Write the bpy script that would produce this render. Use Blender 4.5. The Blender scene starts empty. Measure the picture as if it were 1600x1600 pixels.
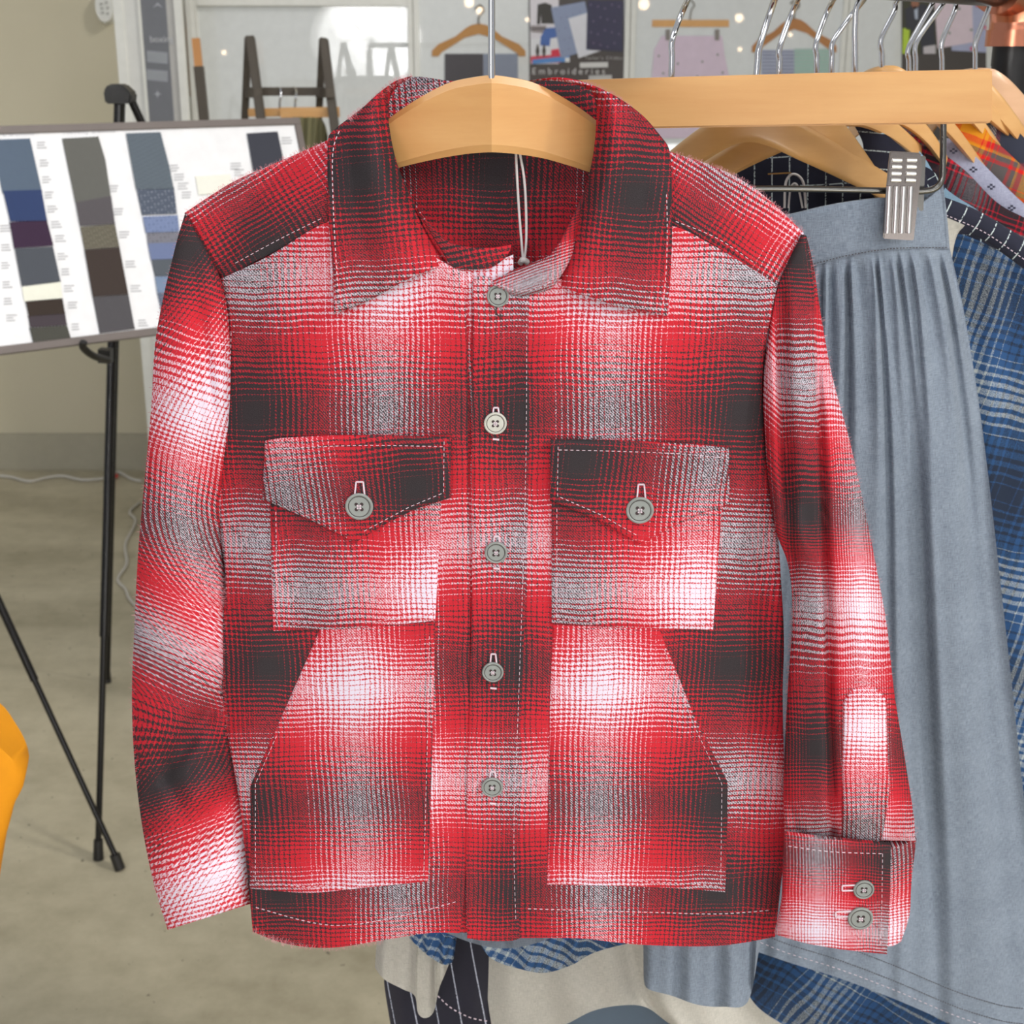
import bpy, bmesh, math, random
from mathutils import Vector, Matrix
random.seed(7)
SC = bpy.context.scene
COL = SC.collection
# ------------------------------------------------------------------ camera
F_PX, PITCH, CZ = 2200.0, math.radians(18), 1.5
cam = bpy.data.cameras.new('camera'); camo = bpy.data.objects.new('camera', cam); COL.objects.link(camo)
camo.location = (0, 0, CZ); camo.rotation_euler = (math.radians(90) - PITCH, 0, 0)
cam.sensor_width = 36; cam.lens = F_PX / 1600 * 36; cam.clip_start = 0.02
cam.dof.use_dof = True; cam.dof.focus_distance = 0.84; cam.dof.aperture_fstop = 20
SC.camera = camo
# ------------------------------------------------------------------ light
w = bpy.data.worlds.new('world'); SC.world = w; w.use_nodes = True
bg = w.node_tree.nodes['Background']; bg.inputs[0].default_value = (0.93, 0.96, 1.0, 1); bg.inputs[1].default_value = 0.40
def area(name, loc, target, size, power, color=(1, 1, 1), sy=None):
    l = bpy.data.lights.new(name, 'AREA'); l.energy = power; l.size = size; l.color = color
    if sy: l.shape = 'RECTANGLE'; l.size_y = sy
    o = bpy.data.objects.new(name, l); COL.objects.link(o); o.location = loc
    o.rotation_euler = (Vector(target) - Vector(loc)).to_track_quat('-Z', 'Y').to_euler()
    return o
area('window_daylight', (3.0, -1.6, 3.2), (0, 1.2, 1.1), 2.4, 66, (1.0, 0.98, 0.95), 1.8)
area('metal_highlight_fill', (0.6, -2.6, 3.1), (0.3, 1.0, 1.3), 3.0, 30, (1.0, 0.99, 0.97), 1.0)  # added lamp behind the camera, gives the metal parts highlights
area('glass_door_daylight', (1.0, -2.45, 0.42), (0.6, 1.0, 0.9), 2.2, 30, (1.0, 0.99, 0.97), 0.8)
area('upper_left_fill', (-1.4, 0.2, 3.4), (-0.2, 1.6, 1.0), 2.2, 20, (0.95, 0.97, 1.0), 1.6)  # added soft fill from the upper left
sun = bpy.data.lights.new('sun', 'SUN'); sun.energy = 1.0; sun.angle = math.radians(7); sun.color = (1.0, 0.96, 0.9)
suno = bpy.data.objects.new('sun', sun); COL.objects.link(suno)
suno.rotation_euler = Vector((-0.75, 0.42, -0.62)).to_track_quat('-Z', 'Y').to_euler()
SC.view_settings.view_transform = 'Standard'; SC.view_settings.look = 'None'
SC.view_settings.exposure = 0.12; SC.view_settings.gamma = 1; SC.view_settings.use_curve_mapping = False
# ------------------------------------------------------------------ projection helpers
CF = Vector((0, math.cos(PITCH), -math.sin(PITCH))); CU = Vector((0, math.sin(PITCH), math.cos(PITCH)))
CR = Vector((1, 0, 0)); C0 = Vector((0, 0, CZ))
def ray(x, y): return CF + CR * ((x - 800) / F_PX) + CU * ((800 - y) / F_PX)
def at(x, y, Y):                      # the point seen at (x, y) that lies at depth Y
    r = ray(x, y); return C0 + r * (Y / r.y)
def onz(x, y, z):
    r = ray(x, y); return C0 + r * ((z - CZ) / r.z)
def onpl(x, y, q, n):
    r = ray(x, y); return C0 + r * ((q - C0).dot(n) / r.dot(n))
D = 0.80
PX = at(1005, 690, D).x - at(595, 690, D).x
PZ = at(800, 645, D).z - at(800, 1040, D).z
def interp(keys, v):
    if v <= keys[0][0]:
        (a, b), (c, d) = keys[0], keys[1]
    elif v >= keys[-1][0]:
        (a, b), (c, d) = keys[-2], keys[-1]
    else:
        for i in range(len(keys) - 1):
            if keys[i][0] <= v <= keys[i + 1][0]:
                (a, b), (c, d) = keys[i], keys[i + 1]; break
    return b + (d - b) * (v - a) / (c - a)
def soft(keys, v, w=26): return sum(interp(keys, v + k * w / 3) for k in range(-3, 4)) / 7
def sstep(a, b, x):
    t = max(0, min(1, (x - a) / (b - a))); return t * t * (3 - 2 * t)
# ------------------------------------------------------------------ materials
def srgb(r, g, b):
    f = lambda c: (c / 255 / 12.92) if c / 255 <= 0.04045 else ((c / 255 + 0.055) / 1.055) ** 2.4
    return (f(r), f(g), f(b), 1)
class NT:
    def __init__(s, name, rough=0.9, **kw):
        s.m = bpy.data.materials.new(name); s.m.use_nodes = True; s.t = s.m.node_tree; s.p = s.t.nodes['Principled BSDF']
        s.p.inputs['Roughness'].default_value = rough
        for k, v in kw.items(): s.p.inputs[k.replace('_', ' ')].default_value = v
    def n(s, typ, **props):
        o = s.t.nodes.new(typ)
        for k, v in props.items(): setattr(o, k, v)
        return o
    def L(s, a, b): s.t.links.new(a, b)
    def inp(s, sock, v):
        if hasattr(v, 'is_linked') or isinstance(v, bpy.types.NodeSocket): s.L(v, sock)
        else: sock.default_value = v
    def math(s, op, a, b=0.0, c=None):
        o = s.n('ShaderNodeMath', operation=op); s.inp(o.inputs[0], a); s.inp(o.inputs[1], b)
        if c is not None: s.inp(o.inputs[2], c)
        return o.outputs[0]
    def mix(s, f, a, b, blend='MIX'):
        o = s.n('ShaderNodeMix', data_type='RGBA', blend_type=blend)
        s.inp(o.inputs[0], f); s.inp(o.inputs[6], a); s.inp(o.inputs[7], b); return o.outputs[2]
    def ramp(s, f, stops, mode='LINEAR'):
        o = s.n('ShaderNodeValToRGB'); o.color_ramp.interpolation = mode; s.inp(o.inputs[0], f)
        e = o.color_ramp.elements
        while len(e) < len(stops): e.new(0.5)
        for i, (p, c) in enumerate(stops): e[i].position = p; e[i].color = c
        return o.outputs[0]
    def noise(s, vec, scale, detail=2, rough=0.5):
        o = s.n('ShaderNodeTexNoise'); o.inputs['Scale'].default_value = scale; o.inputs['Detail'].default_value = detail
        o.inputs['Roughness'].default_value = rough
        if vec is not None: s.L(vec, o.inputs['Vector'])
        return o.outputs[0]
    def uv(s): return s.n('ShaderNodeTexCoord').outputs['UV']
    def obj(s): return s.n('ShaderNodeTexCoord').outputs['Object']
    def scale(s, vec, x, y, z=1):
        o = s.n('ShaderNodeMapping'); s.L(vec, o.inputs['Vector']); o.inputs['Scale'].default_value = (x, y, z); return o.outputs[0]
    def bump(s, h, strength=0.3, dist=0.001):
        o = s.n('ShaderNodeBump'); o.inputs['Strength'].default_value = strength; o.inputs['Distance'].default_value = dist
        s.L(h, o.inputs['Height']); s.L(o.outputs[0], s.p.inputs['Normal'])
    def base(s, c): s.inp(s.p.inputs['Base Color'], c); return s.m
def plain(name, rgb, rough=0.6, metal=0.0, **kw):
    t = NT(name, rough, Metallic=metal, **kw); nz = t.noise(t.obj(), 35, 3)
    c = srgb(*rgb); d = tuple(x * 0.86 for x in c[:3]) + (1,)
    return t.base(t.mix(nz, c, d))
def plaid(name, white, mid, black, groups=48, fine=84, fuzz=0.0, lim=(0.215, 0.68), amp=0.5, mel=0.5):
    t = NT(name, 0.95, Sheen_Weight=fuzz, Sheen_Roughness=0.6); t.p.inputs['Specular IOR Level'].default_value = 0.05
    uv = t.uv(); sp = t.n('ShaderNodeSeparateXYZ'); t.L(uv, sp.inputs[0])
    w1 = t.noise(uv, 2.6, 1); w2 = t.noise(t.scale(uv, 1.3, 1.1), 3.1, 1)
    n1 = t.noise(t.scale(uv, 150, 150), 1, 1); n2 = t.noise(t.scale(uv, 210, 210), 1.0, 1)
    jit = t.math('MULTIPLY', t.math('SUBTRACT', n1, 0.5), 0.010)
    u = t.math('ADD', t.math('ADD', sp.outputs[0], t.math('MULTIPLY', t.math('SUBTRACT', w1, 0.5), 0.035)), jit)
    v = t.math('ADD', t.math('ADD', sp.outputs[1], t.math('MULTIPLY', t.math('SUBTRACT', w2, 0.5), 0.035)), jit)
    W, M, B = srgb(*white), srgb(*mid), srgb(*black)
    def yarn(c):
        tri = t.math('MULTIPLY', t.math('ABSOLUTE', t.math('SUBTRACT', t.math('FRACT', c), 0.5)), 2.0)
        dth = t.math('MULTIPLY', t.math('SUBTRACT', t.math('FRACT', t.math('MULTIPLY', c, groups)), 0.5), amp)
        s = t.math('ADD', tri, dth)
        return t.ramp(s, [(0.0, W), (lim[0] - 0.015, W), (lim[0] + 0.015, M), (lim[1] - 0.015, M), (lim[1] + 0.015, B), (1.0, B)])
    cu, cv = yarn(u), yarn(v)
    tw = t.math('FRACT', t.math('ADD', t.math('MULTIPLY', u, fine), t.math('MULTIPLY', v, fine)))
    tw = t.math('ABSOLUTE', t.math('SUBTRACT', tw, 0.5))                     # 0..0.5
    tw = t.math('ADD', tw, t.math('MULTIPLY', t.math('SUBTRACT', n2, 0.5), mel))
    msk = t.ramp(tw, [(0.125, (0.05, 0.05, 0.05, 1)), (0.285, (0.95, 0.95, 0.95, 1))])
    c = t.mix(0.38, t.mix(msk, cu, cv), t.mix(1.0, cu, cv, 'MULTIPLY'))
    fz = t.noise(t.scale(uv, 340, 340), 1, 2)
    c = t.mix(t.math('MULTIPLY', fz, 0.06), c, W)
    t.bump(fz, 0.25, 0.0004)
    return t.base(c)
def chambray(name, a, b, fine=0.55, bumpy=0.25):
    t = NT(name, 0.85, Sheen_Weight=0.1); uv = t.uv()
    sp = t.n('ShaderNodeSeparateXYZ'); t.L(uv, sp.inputs[0])
    f = 90.0
    wx = t.math('SINE', t.math('MULTIPLY', t.math('ADD', sp.outputs[0], sp.outputs[1]), f * 6.283))
    wy = t.math('SINE', t.math('MULTIPLY', t.math('SUBTRACT', sp.outputs[0], sp.outputs[1]), f * 6.283))
    nz = t.noise(t.scale(uv, 18, 160), 1, 3); nv = t.noise(t.scale(uv, 160, 18), 1, 3); blot = t.noise(uv, 3, 3)
    f0 = t.math('ADD', t.math('MULTIPLY', t.math('MULTIPLY', wx, wy), 0.33 * fine), t.math('MULTIPLY', t.math('ADD', nz, nv), 0.42))
    f0 = t.math('ADD', f0, t.math('MULTIPLY', blot, 0.16))
    t.bump(f0, bumpy, 0.0005)
    return t.base(t.ramp(f0, [(0.25, srgb(*a)), (0.78, srgb(*b))]))
def striped(name, base, line, px, py, wx=0.03, wy=0.03, base2=None, bend=0.0):
    t = NT(name, 0.9, Sheen_Weight=0.1); uv = t.uv(); sp = t.n('ShaderNodeSeparateXYZ'); t.L(uv, sp.inputs[0])
    nz = t.noise(t.scale(uv, 60, 60), 1, 3)
    j = t.math('MULTIPLY', t.math('SUBTRACT', nz, 0.5), 0.02)
    def ln(s, p, wd):
        f = t.math('FRACT', t.math('ADD', t.math('MULTIPLY', s, p), j)); return t.math('LESS_THAN', f, wd)
    msk = ln(sp.outputs[0], px, wx) if px else None
    if py:
        m2 = ln(sp.outputs[1], py, wy); msk = t.math('MAXIMUM', msk, m2) if msk is not None else m2
    gaps = t.math('LESS_THAN', t.noise(t.scale(uv, 130, 130), 1, 0), 0.6)
    msk = t.math('MULTIPLY', msk, gaps)
    b2 = base2 or tuple(int(x * 0.75) for x in base)
    bc = t.mix(nz, srgb(*base), srgb(*b2)); t.bump(nz, 0.2, 0.0005)
    return t.base(t.mix(msk, bc, srgb(*line)))
def wood(name, a, b, rough=0.35, sx=6, sz=60, coat=0.3):
    t = NT(name, rough, Coat_Weight=coat, Coat_Roughness=0.25); o = t.obj()
    n1 = t.noise(t.scale(o, sx, 20, sz), 1.0, 5, 0.6); n2 = t.noise(t.scale(o, sx * .6, 6, sz * .2), 1.0, 2)
    f = t.math('ADD', t.math('MULTIPLY', n1, 0.55), t.math('MULTIPLY', n2, 0.45))
    t.bump(n1, 0.05, 0.0005)
    return t.base(t.ramp(f, [(0.3, srgb(*a)), (0.7, srgb(*b))]))
M = {}
RED_A = ((232, 224, 236), (200, 0, 32), (38, 31, 30))
M['plaid'] = plaid('red_ombre_plaid', *RED_A)
M['blue_plaid'] = plaid('blue_ombre_plaid', (190, 196, 196), (44, 88, 136), (36, 48, 72), groups=20, fine=110, lim=(0.15, 0.66), amp=0.62, fuzz=0.0, mel=1.0)
M['red_grey'] = plaid('red_grey_flannel', (130, 126, 130), (196, 22, 48), (52, 40, 46), groups=16, fine=60, lim=(0.34, 0.58), amp=0.6, fuzz=0.05, mel=1.2)
M['multi'] = plaid('multi_plaid', (214, 150, 40), (206, 24, 44), (92, 92, 96), groups=9, fine=60, lim=(0.42, 0.66), amp=0.35, fuzz=0.05, mel=1.3)
M['tartan'] = plaid('navy_white_tartan', (226, 224, 224), (150, 48, 62), (28, 38, 62), groups=3, fine=60, lim=(0.3, 0.4), amp=0.5, fuzz=0.1)
M['skirt'] = chambray('grey_blue_chambray', (72, 82, 98), (152, 164, 178))
M['skirt2'] = chambray('slate_chambray', (74, 82, 94), (130, 140, 152))
M['denim'] = chambray('light_blue_denim', (100, 130, 152), (134, 162, 182), 0.2)
M['chambray'] = chambray('lilac_chambray', (112, 114, 136), (176, 178, 198))
M['knit'] = chambray('grey_marl_knit', (150, 146, 138), (202, 198, 188), 0.15)
M['navy'] = striped('navy_windowpane', (26, 28, 50), (190, 204, 204), 13, 8, 0.07, 0.04)
M['pin'] = striped('navy_pinstripe', (24, 22, 40), (176, 180, 196), 5.2, 0, 0.055, 0)
M['slate'] = plain('slate_blue_cloth', (84, 98, 112), 0.9)
M['olive'] = plain('olive_cloth', (124, 120, 88), 0.9)
M['maple'] = wood('maple_wood', (196, 142, 82), (218, 170, 110))
M['maple2'] = wood('tan_wood', (184, 136, 78), (210, 164, 104))
M['pale'] = wood('pale_maple_wood', (196, 150, 112), (220, 178, 142))
M['chrome'] = plain('chrome', (225, 225, 228), 0.12, 1.0)
M['rib'] = plain('highlight_chrome', (246, 244, 242), 0.28, 1.0)  # clip ribs whitened, their highlight is in the colour
M['clip_shaded'] = plain('shaded_clip_chrome', (136, 128, 124), 0.2, 1.0)  # clip plate darkened, shade of the valleys between ribs is in the colour
M['steel'] = plain('dark_steel', (120, 118, 114), 0.22, 1.0)
M['copper'] = plain('copper', (214, 140, 112), 0.26, 1.0)
M['iron'] = plain('black_iron_pipe', (34, 33, 34), 0.35, 0.4)
M['black'] = plain('black_painted_metal', (24, 22, 22), 0.25, 0.3)
M['blackp'] = plain('black_plastic', (30, 28, 26), 0.4)
M['button'] = plain('grey_horn_button', (138, 142, 138), 0.5)
M['button_light'] = plain('pale_horn_button', (196, 194, 184), 0.5)
M['hole'] = plain('button_hole_shadow_brown', (58, 44, 44), 0.8)
M['thread'] = plain('pale_thread', (226, 206, 216), 0.8)
M['string'] = plain('white_string', (226, 222, 220), 0.8)
M['alu'] = plain('white_painted_frame', (236, 236, 230), 0.4)
M['white'] = plain('white_board', (252, 252, 255), 0.6)
M['glassgrey'] = plain('grey_display_panel', (230, 233, 232), 0.5, Coat_Weight=1.0, Coat_Roughness=0.015, Coat_IOR=2.0)
M['brown_frame'] = plain('taupe_frame', (112, 102, 98), 0.5)
M['darkwood'] = plain('dark_stained_wood', (82, 74, 64), 0.6)
M['orange'] = plain('orange_cloth', (255, 166, 8), 0.8)
M['cable'] = plain('white_cable', (205, 200, 190), 0.5)
M['ink'] = plain('grey_ink', (178, 178, 182), 0.8)
def flat(rgb, rough=0.6, coat=0.0):
    k = 'print_%d_%d_%d' % rgb
    if k not in M: M[k] = plain('printed_colour_%d_%d_%d' % rgb, rgb, rough, Coat_Weight=coat, Coat_Roughness=0.03)
    return M[k]
def floor_mat():
    t = NT('polished_concrete', 0.42); o = t.obj()
    n1 = t.noise(t.scale(o, 1.4, 4.0), 1, 4); n2 = t.noise(o, 14, 6, 0.7); n3 = t.noise(o, 60, 2)
    f = t.math('ADD', t.math('MULTIPLY', n1, 0.6), t.math('MULTIPLY', n2, 0.4))
    c = t.ramp(f, [(0.32, srgb(152, 143, 118)), (0.62, srgb(194, 184, 158))])
    c = t.mix(t.math('LESS_THAN', n3, 0.27), c, srgb(104, 96, 80)); t.bump(n2, 0.1, 0.002); return t.base(c)
def wall_mat():
    t = NT('beige_wall', 0.8); o = t.obj(); n = t.noise(o, 1.5, 4)
    return t.base(t.mix(n, srgb(212, 204, 180), srgb(192, 184, 158)))
M['floor'] = floor_mat(); M['wall'] = wall_mat()
# ------------------------------------------------------------------ mesh helpers
def tag(o, label=None, cat=None, group=None, kind=None):
    for k, v in (('label', label), ('category', cat), ('group', group), ('kind', kind)):
        if v: o[k] = v
    return o
def empty(name, loc, label, cat, group=None):
    o = bpy.data.objects.new(name, None); COL.objects.link(o); o.location = loc; o.empty_display_size = 0.02
    return tag(o, label, cat, group)
def link(name, me, mat, parent=None):
    if mat: me.materials.append(mat)
    o = bpy.data.objects.new(name, me); COL.objects.link(o)
    if parent is not None:
        o.parent = parent
        o.matrix_parent_inverse = Matrix.Translation(parent_loc(parent)).inverted()
    return o
def parent_loc(p):
    v = Vector(p.location)
    if p.parent is not None: return Vector((0, 0, 0)) if p.type != 'EMPTY' else v
    return v if p.type == 'EMPTY' else Vector((0, 0, 0))
def finish(me, smooth=True, ang=40):
    me.update()
    if smooth:
        me.polygons.foreach_set('use_smooth', [True] * len(me.polygons)); me.set_sharp_from_angle(angle=math.radians(ang))
def resample(pts, n, smooth=True):
    pts = [Vector(p) for p in pts]
    if smooth and len(pts) > 2:
        out = []
        for i in range(len(pts) - 1):
            p0 = pts[max(i - 1, 0)]; p1 = pts[i]; p2 = pts[i + 1]; p3 = pts[min(i + 2, len(pts) - 1)]
            for k in range(8):
                t = k / 8
                out.append(0.5 * ((2 * p1) + (p2 - p0) * t + (2 * p0 - 5 * p1 + 4 * p2 - p3) * t * t + (3 * p1 - p0 - 3 * p2 + p3) * t ** 3))
        out.append(pts[-1]); pts = out
    acc = [0]
    for i in range(1, len(pts)): acc.append(acc[-1] + (pts[i] - pts[i - 1]).length)
    res = []; j = 0
    for k in range(n + 1):
        s = acc[-1] * k / n
        while j < len(pts) - 2 and acc[j + 1] < s: j += 1
        d = acc[j + 1] - acc[j]; t = (s - acc[j]) / d if d > 1e-9 else 0
        res.append(pts[j].lerp(pts[j + 1], min(1, max(0, t))))
    return res
def metric_uv(ang=0, k=10.0, ox=0, oz=0, Y=D):
    ca, sa = math.cos(math.radians(ang)), math.sin(math.radians(ang))
    def f(px, py, P, s, t): return ((P.x * ca + P.z * sa) * k + ox, (-P.x * sa + P.z * ca) * k + oz)
    return f
def fabric_uv(bx, by, ang=0, sv=1.0):
    P0 = at(bx, by, D); ca, sa = math.cos(math.radians(ang)), math.sin(math.radians(ang))
    def f(px, py, P, s, t):
        q = at(px, py, D) - P0
        return ((q.x * ca + q.z * sa) / PX, (-q.x * sa + q.z * ca) / PZ * sv)
    return f
def coons(name, top, bottom, left, right, Yf, mat, parent=None, uvf=None, th=0.0015, nu=24, nv=24, sm=(1, 1, 1, 1), roll=0.0, ang=60):
    """cloth panel between four boundary curves given as seen from the camera, each point set at its own depth"""
    T = resample(top, nu, sm[0]); B = resample(bottom, nu, sm[1]); L = resample(left, nv, sm[2]); R = resample(right, nv, sm[3])
    uvf = uvf or metric_uv()
    V, UV = [], []; back = []
    for j in range(nv + 1):
        t = j / nv
        for i in range(nu + 1):
            s = i / nu
            p = T[i] * (1 - t) + B[i] * t + L[j] * (1 - s) + R[j] * s
            p -= T[0] * (1 - s) * (1 - t) + T[-1] * s * (1 - t) + B[0] * (1 - s) * t + B[-1] * s * t
            Y = Yf(p.x, p.y, s, t)
            e = min(s * nu, (1 - s) * nu, t * nv, (1 - t) * nv)
            if roll and e < 0.5: Y += roll
            P = at(p.x, p.y, Y); V.append(P); UV.append(uvf(p.x, p.y, P, s, t))
            thk = th(s, t) if callable(th) else th
            back.append(P + Vector((0, thk, 0)))
    return sheet(name, V, back, UV, nu, nv, mat, parent, ang)
def sheet(name, V, back, UV, nu, nv, mat, parent, ang=60):
    n = len(V); verts = V + back; faces = []; W = nu + 1
    for j in range(nv):
        for i in range(nu):
            a = j * W + i; faces.append((a, a + W, a + W + 1, a + 1)); faces.append((n + a, n + a + 1, n + a + W + 1, n + a + W))
    bd = [i for i in range(nu)] + [j * W + nu for j in range(nv)] + [nv * W + i for i in range(nu, 0, -1)] + [j * W for j in range(nv, 0, -1)]
    for k in range(len(bd)):
        a, b = bd[k], bd[(k + 1) % len(bd)]; faces.append((a, b, n + b, n + a))
    me = bpy.data.meshes.new(name); me.from_pydata([tuple(v) for v in verts], [], faces)
    uvl = me.uv_layers.new(name='UVMap'); UU = UV + UV
    for lp in me.loops: uvl.data[lp.index].uv = UU[lp.vertex_index]
    finish(me, True, ang); return link(name, me, mat, parent)
def tubecloth(name, left, right, Yc, dep, mat, parent, uvf, nv=60, na=36, wr=None):
    """closed sleeve between a left and a right edge curve"""
    L = resample(left, nv); R = resample(right, nv); V, UV = [], []
    for j in range(nv + 1):
        t = j / nv
        for i in range(na):
            a = 2 * math.pi * i / na; s = 0.5 - 0.5 * math.cos(a)
            p = L[j].lerp(R[j], s); front = math.sin(a)
            h = (1 if front >= 0 else -1) * abs(front) ** 0.75
            Y = Yc(p.x, p.y, s, t) - dep(t) * h
            if wr and front > 0: Y += wr(p.x, p.y, s, t) * min(1, front * 2)
            P = at(p.x, p.y, Y); V.append(P); UV.append(uvf(p.x, p.y, P, s, t))
    faces = []
    for j in range(nv):
        for i in range(na):
            a = j * na + i; b = j * na + (i + 1) % na; faces.append((a, a + na, b + na, b))
    faces.append(tuple(range(na))); faces.append(tuple(nv * na + i for i in range(na - 1, -1, -1)))
    me = bpy.data.meshes.new(name); me.from_pydata([tuple(v) for v in V], [], faces)
    uvl = me.uv_layers.new(name='UVMap')
    for lp in me.loops: uvl.data[lp.index].uv = UV[lp.vertex_index]
    finish(me, True, 60); return link(name, me, mat, parent)
def smooth3(pts, per=6):
    if len(pts) < 3: return [Vector(p) for p in pts]
    pts = [Vector(p) for p in pts]; out = []
    for i in range(len(pts) - 1):
        p0 = pts[max(i - 1, 0)]; p1 = pts[i]; p2 = pts[i + 1]; p3 = pts[min(i + 2, len(pts) - 1)]
        for k in range(per):
            t = k / per
            out.append(0.5 * ((2 * p1) + (p2 - p0) * t + (2 * p0 - 5 * p1 + 4 * p2 - p3) * t * t + (3 * p1 - p0 - 3 * p2 + p3) * t ** 3))
    out.append(pts[-1]); return out
def tube(name, pts, r, mat, parent=None, n=10, smooth=True, r2=None):
    P = smooth3(pts) if smooth else [Vector(p) for p in pts]
    V, faces = [], []; up = None; m = len(P)
    for k, p in enumerate(P):
        d = (P[min(k + 1, m - 1)] - P[max(k - 1, 0)]).normalized()
        if up is None:
            up = d.orthogonal().normalized()
        up = (up - d * up.dot(d)).normalized(); sd = d.cross(up)
        rr = r if r2 is None else r + (r2 - r) * k / (m - 1)
        for i in range(n):
            a = 2 * math.pi * i / n; V.append(p + (up * math.cos(a) + sd * math.sin(a)) * rr)
    for k in range(m - 1):
        for i in range(n):
            a = k * n + i; b = k * n + (i + 1) % n; faces.append((a, b, b + n, a + n))
    faces.append(tuple(range(n - 1, -1, -1))); faces.append(tuple((m - 1) * n + i for i in range(n)))
    me = bpy.data.meshes.new(name); me.from_pydata([tuple(v) for v in V], [], faces); finish(me, True, 50)
    return link(name, me, mat, parent)
def beam(name, p0, p1, wd, dp, mat, parent=None, updir=None, bev=0.0):
    p0, p1 = Vector(p0), Vector(p1); z = (p1 - p0); L = z.length; z.normalize()
    y = Vector(updir or (0, 1, 0)); x = y.cross(z).normalized(); y = z.cross(x)
    bm = bmesh.new(); bmesh.ops.create_cube(bm, size=1)
    for v in bm.verts:
        c = v.co; v.co = p0 + x * c.x * wd + y * c.y * dp + z * (c.z + .5) * L
    if bev: bmesh.ops.bevel(bm, geom=bm.edges[:], offset=bev, segments=2, affect='EDGES')
    me = bpy.data.meshes.new(name); bm.to_mesh(me); bm.free(); finish(me, True, 30); return link(name, me, mat, parent)
def prism(name, pts, vec, mat, parent=None, bev=0.0, uv=None):
    """solid with the outline pts (3D, planar) and thickness vector vec"""
    bm = bmesh.new(); a = [bm.verts.new(p) for p in pts]; b = [bm.verts.new(Vector(p) + vec) for p in pts]
    bm.faces.new(a); bm.faces.new(b[::-1]); n = len(pts)
    for i in range(n): bm.faces.new((a[(i + 1) % n], a[i], b[i], b[(i + 1) % n]))
    bmesh.ops.recalc_face_normals(bm, faces=bm.faces[:])
    if bev:
        es = [e for e in bm.edges if len(e.link_faces) == 2 and e.calc_face_angle(0) > 0.5]
        bmesh.ops.bevel(bm, geom=es, offset=bev, segments=2, affect='EDGES')
    lay = bm.loops.layers.uv.new('UVMap')
    for f in bm.faces:
        for l in f.loops: l[lay].uv = (l.vert.co.x * 10, l.vert.co.z * 10)
    me = bpy.data.meshes.new(name); bm.to_mesh(me); bm.free(); finish(me, True, 30); return link(name, me, mat, parent)
def box(name, lo, hi, mat, parent=None, bev=0.0):
    lo, hi = Vector(lo), Vector(hi)
    return prism(name, [(lo.x, lo.y, lo.z), (hi.x, lo.y, lo.z), (hi.x, lo.y, hi.z), (lo.x, lo.y, hi.z)], Vector((0, hi.y - lo.y, 0)), mat, parent, bev)
def text(name, s, pos, size, mat, parent, spacing=1.0, right=Vector((1, 0, 0)), up=Vector((0, 0, 1)), align='LEFT'):
    cu = bpy.data.curves.new(name, 'FONT'); cu.body = s; cu.size = size; cu.space_character = spacing; cu.extrude = 0.0004; cu.align_x = align
    o = bpy.data.objects.new(name, cu); COL.objects.link(o)
    dg = bpy.context.evaluated_depsgraph_get(); me = bpy.data.meshes.new_from_object(o.evaluated_get(dg))
    bpy.data.objects.remove(o); me.materials.clear(); me.name = name
    nrm = right.cross(up).normalized()
    for v in me.vertices:
        c = v.co.copy(); v.co = Vector(pos) + right * c.x + up * c.y + nrm * c.z
    return link(name, me, mat, parent)
def boxes_along(name, segs, wd, dp, mat, parent):
    """one mesh of small rounded stitches; segs = list of (p0, p1)"""
    bm = bmesh.new()
    for p0, p1 in segs:
        z = (p1 - p0); L = z.length; z.normalize(); y = Vector((0, 1, 0)); x = y.cross(z).normalized(); y = z.cross(x)
        r = bmesh.ops.create_cube(bm, size=1)
        for v in r['verts']:
            c = v.co.copy(); v.co = p0 + x * c.x * wd * (1 - 0.5 * abs(c.z) * 0) + y * c.y * dp + z * (c.z + .5) * L
    me = bpy.data.meshes.new(name); bm.to_mesh(me); bm.free(); return link(name, me, mat, parent)
def stitches(parent, poly, Yf, off=-0.0006, step=8.0, duty=0.55, w=0.00042, mat='thread', smooth=True):
    P = [Vector(p) for p in poly]; tot = sum((P[i + 1] - P[i]).length for i in range(len(P) - 1)); n = max(2, int(tot / step))
    R = resample(poly, n * 2, smooth); segs = []
    for k in range(n):
        a, b = R[2 * k], R[2 * k + 1]; b = a + (b - a) * duty * 2 * 1.0 if False else b
        segs.append((at(a.x, a.y, Yf(a.x, a.y) + off), at(b.x, b.y, Yf(b.x, b.y) + off)))
    return boxes_along('stitching', segs, w, 0.0005, M[mat], parent)
# ================================================================== SETTING
def struct(o): o['kind'] = 'structure'; return o
struct(box('floor', (-4.5, -2.5, -0.1), (4.5, 6.5, 0), M['floor']))
wl0, wl1 = onz(0, 735, 0), onz(240, 757, 0)
YW = 5.15
struct(box('wall_back', (-4.5, YW, 0), (4.5, YW + 0.15, 3.2), M['wall']))
struct(box('sun_shade_wall', (2.0, 1.45, 0), (2.15, YW, 3.2), M['wall']))  # unseen wall added to keep the sun off the far floor
struct(box('baseboard_back', (-4.5, YW - 0.02, 0), (4.5, YW, 0.14), plain('grey_beige_skirting', (176, 170, 150), 0.7)))
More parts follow.
